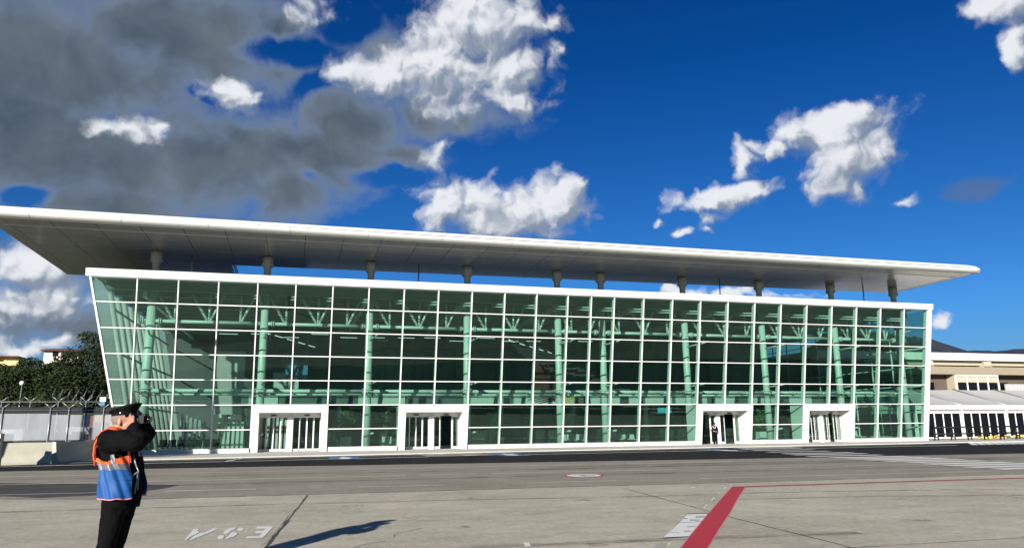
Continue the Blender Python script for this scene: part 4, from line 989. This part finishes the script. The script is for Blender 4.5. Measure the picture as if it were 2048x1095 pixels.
coil(f2, 1.2, 7, 4.15); coil(f2, 2.5, 7, 3.75, .4)
sg = MB(); sg.box(-.19, .19, -.02, .02, -.05, .26, 0); sg.box(-.15, .15, -.021, .021, -.34, -.052, 1)
o = sg.build('fence_sign', [WHITE, BLUEP], loc=(-13.35, 59.6, 3.75)); tag(o, 'small white and blue sign hanging on the razor wire', 'sign')

def barrier(x, y, L_, rz, lab, m_=BARR):
    b = MB(); P_ = [(-.42, 0), (-.42, .12), (-.22, .42), (-.12, 1.08), (.12, 1.08), (.22, .42), (.42, .12), (.42, 0)]
    n_ = 8; o = len(b.v)
    for i in range(n_+1): b.v += [(L_*i/n_, p[0], p[1]) for p in P_]
    for i in range(n_):
        for q in range(7): b.f.append((o+i*8+q, o+(i+1)*8+q, o+(i+1)*8+q+1, o+i*8+q+1)); b.mi.append(0); b.sm.append(False)
    b.f += [tuple(o+q for q in range(8)), tuple(reversed([o+n_*8+q for q in range(8)]))]; b.mi += [0, 0]; b.sm += [False, False]
    q = b.build('concrete_barrier', m_, loc=(x, y, 0)); q.rotation_euler = (0, 0, rz)
    tag(q, lab, 'barrier', 'concrete barriers')
barrier(-14.3, 44.0, 2.25, .35, 'sunlit curved concrete barrier at the left edge below the fence')
barrier(-12.45, 45.95, 3.2, 1.2, 'shaded concrete barrier beside the vest wearing man, butting the sunlit one')
sp = thing('striped_post', 'black and white striped marker post at the left edge of the photo', 'marker post', (-13.85, 42.2, 0))
b = MB()
for k in range(8): b.box(-.12, .12, -.05, .05, k*.19, (k+1)*.19, k % 2)
b.build('post', [DARKMET, WHITE], sp); b = MB(); b.box(.122, .24, -.05, .05, 0, 1.56); b.build('backing', DARKMET, sp)
# stuff stored behind the screen
ORG = mat('faded_orange_plastic', (.65, .30, .16), .6)
for k, (x, y, z, w_, h_, m_, lab) in enumerate(((-12.0, 51, 0, 1.3, 2.55, ORG, 'faded orange cabin stack behind the fence screen'), (-13.4, 52, 0, 1.2, 1.9, GREYMET, 'grey crate behind the fence screen beside the orange stack'), (-18.5, 53, 0, 2.4, 1.8, PANELW, 'white site cabin behind the fence screen at the left'))):
    r = thing('storage_cabin', lab, 'cabin', (x, y, z))
    b = MB(); b.box(0, w_, 0, 1.5, 0, h_); b.build('cabin_body', m_, r); b = MB(); b.box(w_*.2, w_*.8, -.03, -.002, h_*.5, h_*.85); b.build('cabin_window', DARKW, r)
# lamp mast outside the picture whose shadow falls over the barrier
mt = thing('light_mast', 'tall grey light mast standing left of the view', 'light mast', (-18.35, 38.2, 0))
b = MB(); b.tube([(0, 0, 0), (0, 0, 14)], [.3, .2], 16); b.build('pole', GREYMET, mt); b = MB(); b.box(-.9, .9, -.2, .2, 14, 14.3); b.build('lamp_head', GREYMET, mt)

# ---------------------------------------------------------------- people
import bmesh
def cap_verts(b, p, q, r0_, r1_, n=12):
    """closed tapered capsule"""
    p, q = Vector(p), Vector(q); d = (q-p); L_ = d.length; d = d/L_ if L_ > 1e-6 else Vector((0, 0, 1))
    pts = []; rs = []
    for k in (0, 1, 2, 3): a = pi/2*k/3*.98; pts.append(p-d*r0_*cos(a)); rs.append(max(.001, r0_*sin(a)))
    for k in (3, 2, 1, 0): a = pi/2*k/3*.98; pts.append(q+d*r1_*cos(a)); rs.append(max(.001, r1_*sin(a)))
    b.tube(pts, rs, n)
def solid(name, mb, m, parent, vox=.009, smooth=4, wrinkle=0, wscale=9):
    tmp = mb.build('tmp', m); md = tmp.modifiers.new('r', 'REMESH'); md.mode = 'VOXEL'; md.voxel_size = vox; md.use_smooth_shade = True
    sm = tmp.modifiers.new('s', 'SMOOTH'); sm.iterations = smooth; sm.factor = .5
    if wrinkle:
        tx = bpy.data.textures.new('folds', 'CLOUDS'); tx.noise_scale = .11; tx.noise_depth = 3
        dm = tmp.modifiers.new('d', 'DISPLACE'); dm.texture = tx; dm.strength = wrinkle; dm.mid_level = .5; dm.texture_coords = 'LOCAL'
    dg = bpy.context.evaluated_depsgraph_get(); me = bpy.data.meshes.new_from_object(tmp.evaluated_get(dg))
    me.name = name
    if not me.materials: me.materials.append(m)
    for p_ in me.polygons: p_.use_smooth = True
    old = tmp.data; bpy.data.objects.remove(tmp); bpy.data.meshes.remove(old)
    o = bpy.data.objects.new(name, me); COL.objects.link(o); o.parent = parent
    return o
SKIN = mat('skin', (.36, .165, .105), .5, var=.03, vscale=18); HAIR = mat('cropped_grey_hair', (.19, .14, .12), .8)
CLOTH = mat('black_uniform_cloth', (.0035, .0035, .004), .85, var=.12, vscale=12, bump=.3, bscale=60, spec=.08)
ORANGE = mat('fluorescent_orange_vest', (.66, .085, .010), .6, var=.05, vscale=8); VBLUE = mat('blue_vest_panel', (.009, .070, .235), .6, spec=.3)
REFL = mat('grey_reflective_tape', (.16, .165, .18), .35, .3); PINKT = mat('pink_vest_piping', (.60, .20, .22), .6); SHIRT = mat('white_shirt', (.6, .6, .6), .7)
CAPM = mat('black_cap_felt', (.004, .005, .005), .8, spec=.1); PATENT = mat('patent_leather', (.006, .006, .006), .15, spec=.8)

def hand(b, wrist, palm, side, curl, k=1.0):
    """palm from the wrist towards palm, four bent fingers and a thumb; side: direction across the palm (towards the thumb), curl: direction fingers bend"""
    w_, p = Vector(wrist), Vector(palm); d = (p-w_).normalized(); s_ = Vector(side).normalized(); c_ = Vector(curl).normalized()
    for q in (-.028, -.010, .010, .028): cap_verts(b, w_+s_*q*.7, w_+d*.085*k+s_*q, .015, .013, 8)
    for i, (q, L_) in enumerate(((.030, .072), (.010, .080), (-.010, .075), (-.029, .060))):
        a0 = w_+d*.088*k+s_*q; a1 = a0+(d*.85+c_*.4).normalized()*L_*.42; a2 = a1+(d*.45+c_*.85).normalized()*L_*.33; a3 = a2+(d*.1+c_).normalized()*L_*.27
        cap_verts(b, a0, a1, .0095, .009, 8); cap_verts(b, a1, a2, .009, .0085, 8); cap_verts(b, a2, a3, .0085, .0075, 8)
    t0 = w_+d*.025+s_*.028; t1 = t0+(s_*.8+d*.6).normalized()*.040; t2 = t1+(d*.9+c_*.5).normalized()*.032
    cap_verts(b, t0, t1, .013, .011, 8); cap_verts(b, t1, t2, .011, .009, 8)

def person(lab, loc, rz, J, vest=False, sc=1.0, sash=False):
    r = thing('person', lab, 'person', loc, rz=rz); r.scale = (sc, sc, sc)
    hz = J.get('hz', 1.60); hx = J.get('hx', .035); nx = hx-.065; hipx = J['legR'][0][0]; sl = J.get('slim'); fz = J.get('fz', 0)
    # body: head, neck, arms, hands, legs as one surface
    b = MB()
    b.ball((hx-.012, 0, hz+.035), (.098, .078, .100), 20, 14); b.ball((hx+.030, 0, hz-.03), (.068, .062, .092), 18, 12)
    b.ball((hx+.045, 0, hz-.085), (.042, .040, .030), 12, 8)                       # chin
    cap_verts(b, (hx+.095, 0, hz+.015), (hx+.112, 0, hz-.022), .010, .014, 8)      # nose
    for s_ in (-1, 1):
        b.ball((hx+.060, s_*.038, hz-.028), (.030, .022, .03), 10, 8)             # cheek
        b.ball((hx+.078, s_*.032, hz+.033), (.016, .026, .010), 10, 6)            # brow
        b.ball((hx-.008, s_*.080, hz-.005), (.020, .010, .033), 12, 8)            # ear
        b.ball((hx-.002, s_*.084, hz-.026), (.011, .008, .012), 8, 6)
    cap_verts(b, (hx+.092, -.018, hz-.055), (hx+.092, .018, hz-.055), .008, .008, 8); cap_verts(b, (hx+.088, -.016, hz-.067), (hx+.088, .016, hz-.067), .009, .009, 8)
    cap_verts(b, (hx-.035, 0, hz-.04), (nx, 0, hz-.17), .060, .066, 14); cap_verts(b, (hx-.048, 0, hz-.05), (nx-.012, 0, hz-.12), .053, .058, 14)
    cap_verts(b, (nx, 0, hz-.17), (hipx, 0, .95), .08, .11, 12)
    for s_, (sh, eb, wr, pm, sd_, cu) in ((-1, J['R']), (1, J['L'])):
        cap_verts(b, sh, eb, .045, .04, 10); cap_verts(b, eb, wr, .038, .026, 10); cap_verts(b, (nx, 0, hz-.18), sh, .05, .045, 10)
        hand(b, wr, pm, sd_, cu)
    for s_ in (-1, 1):
        hp, kn, an = J['legR'] if s_ < 0 else J['legL']
        cap_verts(b, hp, kn, .075, .05, 12); cap_verts(b, kn, an, .05, .035, 12); cap_verts(b, hp, (hipx, 0, .98), .08, .1, 10)
    solid('body', b, SKIN, r, .0065 if vest else .012, 3)
    # cropped hair round the back of the head
    b = MB(); b.ball((hx-.018, 0, hz+.036), (.100, .0795, .101), 20, 14)
    h = b.build('hair', HAIR, r)
    # eyes
    for s_ in (-1, 1):
        b = MB(); b.ball((hx+.080, s_*.031, hz+.012), (.009, .012, .008), 10, 8); b.build('eye', SHIRT, r)
    # trousers
    b = MB()
    for s_ in (-1, 1):
        hp, kn, an = J['legR'] if s_ < 0 else J['legL']
        cap_verts(b, hp, kn, .103, .074, 14); cap_verts(b, kn, (an[0], an[1], an[2]+.0), .074, .066, 14)
    cap_verts(b, (hipx, -.07, .95), (hipx, .07, .95), .115, .115, 14)
    solid('trousers', b, CLOTH, r, .012, 3, .028)
    for s_ in (-1, 1):
        hp, kn, an = J['legR'] if s_ < 0 else J['legL']
        b = MB(); cap_verts(b, (an[0]-.05, an[1], fz+.055), (an[0]+.15, an[1]-s_*.0, fz+.045), .05, .04, 12); b.box(an[0]-.09, an[0]+.18, an[1]-.042, an[1]+.042, fz, fz+.02)
        solid('shoe', b, PATENT, r, .01, 2)
    # jacket
    b = MB(); T = J['torso']
    for (x, z, a_, w_) in T:
        pass
    n_ = 28; o = len(b.v)
    for (x, z, a_, w_) in T:
        for q in range(n_):
            th = 2*pi*q/n_; b.v.append((x+a_*cos(th), w_*sin(th), z))
    for i in range(len(T)-1):
        for q in range(n_): b.f.append((o+i*n_+q, o+i*n_+(q+1) % n_, o+(i+1)*n_+(q+1) % n_, o+(i+1)*n_+q)); b.mi.append(0); b.sm.append(True)
    b.f += [tuple(o+q for q in reversed(range(n_))), tuple(o+(len(T)-1)*n_+q for q in range(n_))]; b.mi += [0, 0]; b.sm += [True, True]
    for s_, (sh, eb, wr, pm, sd_, cu) in ((-1, J['R']), (1, J['L'])):
        eb_, wr_ = Vector(eb), Vector(wr); ru, re, rw = J.get('sleeve', (.098, .078, .056))
        cap_verts(b, sh, eb, ru, re, 16); cap_verts(b, eb, eb_.lerp(wr_, .88), re, rw, 16)
        cap_verts(b, (nx-.01, s_*.05, hz-.165), sh, .07, ru*.85, 14)
    solid('jacket', b, CLOTH, r, .009, 3, .050)
    b = MB(); b.tube([(nx-.01, 0, hz-.135), (nx+.005, 0, hz-.108)], [.076, .071], 20, cap=False); b.build('shirt_collar', SHIRT, r)
    b = MB(); b.tube([(nx-.013, 0, hz-.19), (nx-.013, 0, hz-.15), (nx-.002, 0, hz-.124)], [.105, .088, .080], 20, cap=False); b.build('jacket_collar', CLOTH, r)
    # peaked cap
    b = MB(); n_ = 32; ct = hz+.055; tl = .10
    ring = [(0, .105, .087), (.030, .106, .088), (.034, .110, .092), (.052, .130, .112), (.066, .136, .116), (.073, .126, .108), (.076, .07, .06)]
    o = len(b.v)
    for (z, a_, w_) in ring:
        for q in range(n_):
            th = 2*pi*q/n_; x = a_*cos(th); fr = (x/a_+1)/2
            b.v.append((hx-.012+x+(.008 if z > .04 else 0), w_*sin(th), ct+z+(x*.30 if z > .04 else x*.10)+(.0)))
    for i in range(len(ring)-1):
        for q in range(n_): b.f.append((o+i*n_+q, o+i*n_+(q+1) % n_, o+(i+1)*n_+(q+1) % n_, o+(i+1)*n_+q)); b.mi.append(0); b.sm.append(True)
    b.f += [tuple(o+(len(ring)-1)*n_+q for q in range(n_))]; b.mi += [0]; b.sm += [True]
    cp = b.build('cap', CAPM, r)
    b = MB(); A, B = [], []
    for q in range(13):
        th = -1.15+2.3*q/12; A.append((hx-.012+.107*cos(th), .089*sin(th), ct+.012)); B.append((hx-.012+.107*cos(th)+.062*cos(th)**2+.005, .098*sin(th), ct-.012-.018*cos(th)))
    for q in range(12): b.poly([A[q], A[q+1], B[q+1], B[q]], 0, True); b.poly([(p[0], p[1], p[2]+.005) for p in (B[q], B[q+1], A[q+1], A[q])], 0, True)
    b.build('visor', PATENT, cp); b = MB(); b.ball((hx-.0, -.090, ct+.018), .008); b.build('cap_button', SHIRT, cp)
    if vest:
        # hi-vis vest: rings offset from the jacket, open at the front
        def TT(z):
            for p, q in zip(T[:-1], T[1:]):
                if p[1] <= z <= q[1]:
                    f = (z-p[1])/(q[1]-p[1]); return [p[k]+(q[k]-p[k])*f for k in range(4)]
            return T[-1]
        def band(z0, z1, m_, nm, off=.024, gap=.42, cut=None, thg=None, flare=0):
            bb = MB(); nz_ = max(1, int((z1-z0)/.01)); n2 = 112; G_ = []
            for i in range(nz_+1):
                z = z0+(z1-z0)*i/nz_; x, _, a_, w_ = TT(z); row = []
                for q in range(n2+1):
                    g0, g1 = thg if thg else (gap, 2*pi-gap)
                    th = g0+(g1-g0)*q/n2
                    fo = .007*sin(th*9+z*13)+.004*sin(th*17+z*31+1)+.003*sin(z*27-th*4)
                    k_ = off+fo+flare*(1-i/nz_)
                    row.append((x+(a_+k_)*cos(th), (w_+k_)*sin(th), z+.004*sin(th*9)))
                G_.append(row)
            for i in range(nz_):
                for q in range(n2):
                    c0 = G_[i][q]
                    if cut and cut(c0): continue
                    bb.poly([G_[i][q], G_[i][q+1], G_[i+1][q+1], G_[i+1][q]], 0, True)
            return bb.build(nm, m_, r)
        arm = lambda c0: abs(c0[1]) > .13 and c0[2] > 1.30+.35*max(0, abs(c0[0]-.03)-.02) and -.105 < c0[0] < .25
        v_ = band(.998, 1.235, VBLUE, 'vest_lower_panel', .026, .62, flare=.010)
        band(.988, .997, PINKT, 'vest_hem', .038, .62)
        band(1.236, 1.285, REFL, 'reflective_band', .026, .58)
        band(1.286, 1.505, ORANGE, 'vest_upper_panel', .026, .52, arm)
        band(1.286, 1.36, REFL, 'reflective_brace', .032, thg=(2*pi-1.42, 2*pi-1.22)); band(1.286, 1.36, REFL, 'reflective_brace', .032, thg=(1.22, 1.42))
        band(1.03, 1.175, VBLUE, 'vest_pocket', .034, thg=(2*pi-1.25, 2*pi-.62)); band(1.15, 1.180, VBLUE, 'pocket_flap', .040, thg=(2*pi-1.28, 2*pi-.60))
        band(1.01, 1.50, PINKT, 'vest_edging', .030, thg=(2*pi-.635, 2*pi-.61)); band(1.01, 1.50, PINKT, 'vest_edging', .030, thg=(.61, .635))
        for s_ in (-1, 1):
            bb = MB(); P_ = [(-.125, s_*.10, 1.44), (-.105, s_*.112, 1.52), (-.03, s_*.12, 1.59), (.05, s_*.12, 1.585), (.13, s_*.10, 1.51), (.17, s_*.08, 1.40)]
            for p, q in zip(P_[:-1], P_[1:]):
                p, q = Vector(p), Vector(q); wv_ = Vector((0, .038, -.012*s_*1))
                bb.poly([p-wv_, q-wv_, q+wv_, p+wv_], 0, True)
            bb.build('shoulder_strap', ORANGE, r)
            bb = MB(); P2 = [(-.10, s_*.12, 1.27), (-.115, s_*.135, 1.36), (-.11, s_*.14, 1.45), (-.07, s_*.145, 1.545), (.0, s_*.15, 1.59), (.09, s_*.145, 1.565)]
            bb.tube(P2, .009, 8); bb.build('vest_piping', ORANGE, r)
        bb = MB(); bb.tube([(.19, -.06, 1.36), (.23, -.07, 1.27), (.25, -.05, 1.21), (.20, -.13, 1.16)], .008, 8); bb.tube([(.25, -.05, 1.21), (.255, -.055, 1.06)], .006, 6); bb.tube([(.25, -.06, 1.21), (.24, -.07, 1.03)], .006, 6)
        bb.build('lanyard', REFL, r)
    if sash:
        for s_ in (-1, 1):
            bb = MB(); bb.tube([(-.02, s_*.17, 1.50), (.10, s_*.10, 1.42), (.155, s_*.02, 1.30)], .028, 8); bb.build('white_braid', SHIRT, r)
        bb = MB(); bb.tube([(-.02, -.20, 1.48), (.05, -.27, 1.34), (.10, -.22, 1.2)], .028, 8); bb.build('white_braid', SHIRT, r)
    return r

TORSO = [(.10, .905, .130, .175), (.10, .95, .138, .182), (.10, 1.02, .145, .187), (.09, 1.12, .146, .188), (.08, 1.22, .142, .188), (.055, 1.32, .138, .190), (.035, 1.40, .138, .192), (.02, 1.47, .118, .168), (.005, 1.53, .08, .11)]
J1 = dict(R=((.03, -.185, 1.475), (.285, -.205, 1.48), (.205, -.130, 1.595), (.150, -.100, 1.655), (.2, .3, 1), (.05, 1, .1)),
          L=((.04, .18, 1.475), (.165, .195, 1.525), (.19, .100, 1.615), (.165, .085, 1.67), (0, -.2, 1), (.1, -1, .1)),
          legR=((.085, -.085, .95), (.050, -.095, .62), (-.03, -.10, .335)), legL=((.085, .085, .95), (.04, .10, .62), (-.04, .11, .335)), torso=TORSO, fz=.244, hz=1.645, hx=.06, sleeve=(.100, .088, .056), slim=True)
man = person('man in black uniform, peaked cap, orange and blue vest, camera at his face', (-1.54*1.187, 7.5*1.187, -.29), -radians(16), J1, vest=True, sc=1.187)
cm = thing('camera', 'small black camera held up to the face of the man in the vest', 'camera', ((-1.54+.235*.96)*1.187, (7.5-.235*.276)*1.187, 1.55+.11*1.187), rz=-radians(16)); cm.scale = (1.187, 1.187, 1.187)
b = MB(); b.box(-.025, .02, -.055, .055, -.035, .035); b.box(-.02, .015, -.02, .02, .0351, .05); b.build('camera_body', DARKMET, cm); b = MB(); b.tube([(.0201, 0, 0), (.06, 0, 0)], .026, 16); b.build('lens', PATENT, cm)
J2 = dict(R=((-.03, -.19, 1.44), (.02, -.26, 1.17), (.17, -.14, 1.08), (.22, -.08, 1.07), (0, 0, 1), (0, 1, 0)), L=((-.03, .19, 1.44), (.0, .25, 1.16), (.15, .16, 1.05), (.20, .1, 1.04), (0, 0, 1), (0, -1, 0)),
          legR=((0, -.09, .92), (.02, -.09, .5), (-.01, -.10, .09)), legL=((0, .09, .92), (.05, .10, .5), (.04, .10, .09)), hz=1.60, hx=.02, sleeve=(.075, .06, .045),
          torso=[(0, .88, .13, .19), (0, 1.0, .135, .185), (.0, 1.15, .135, .18), (0, 1.30, .14, .195), (-.01, 1.42, .12, .185), (-.03, 1.5, .08, .12)])
person('officer in black uniform with white braid standing in the doorway of the third entrance', (33.9, 57.0, .06), -radians(110), J2, sash=True)
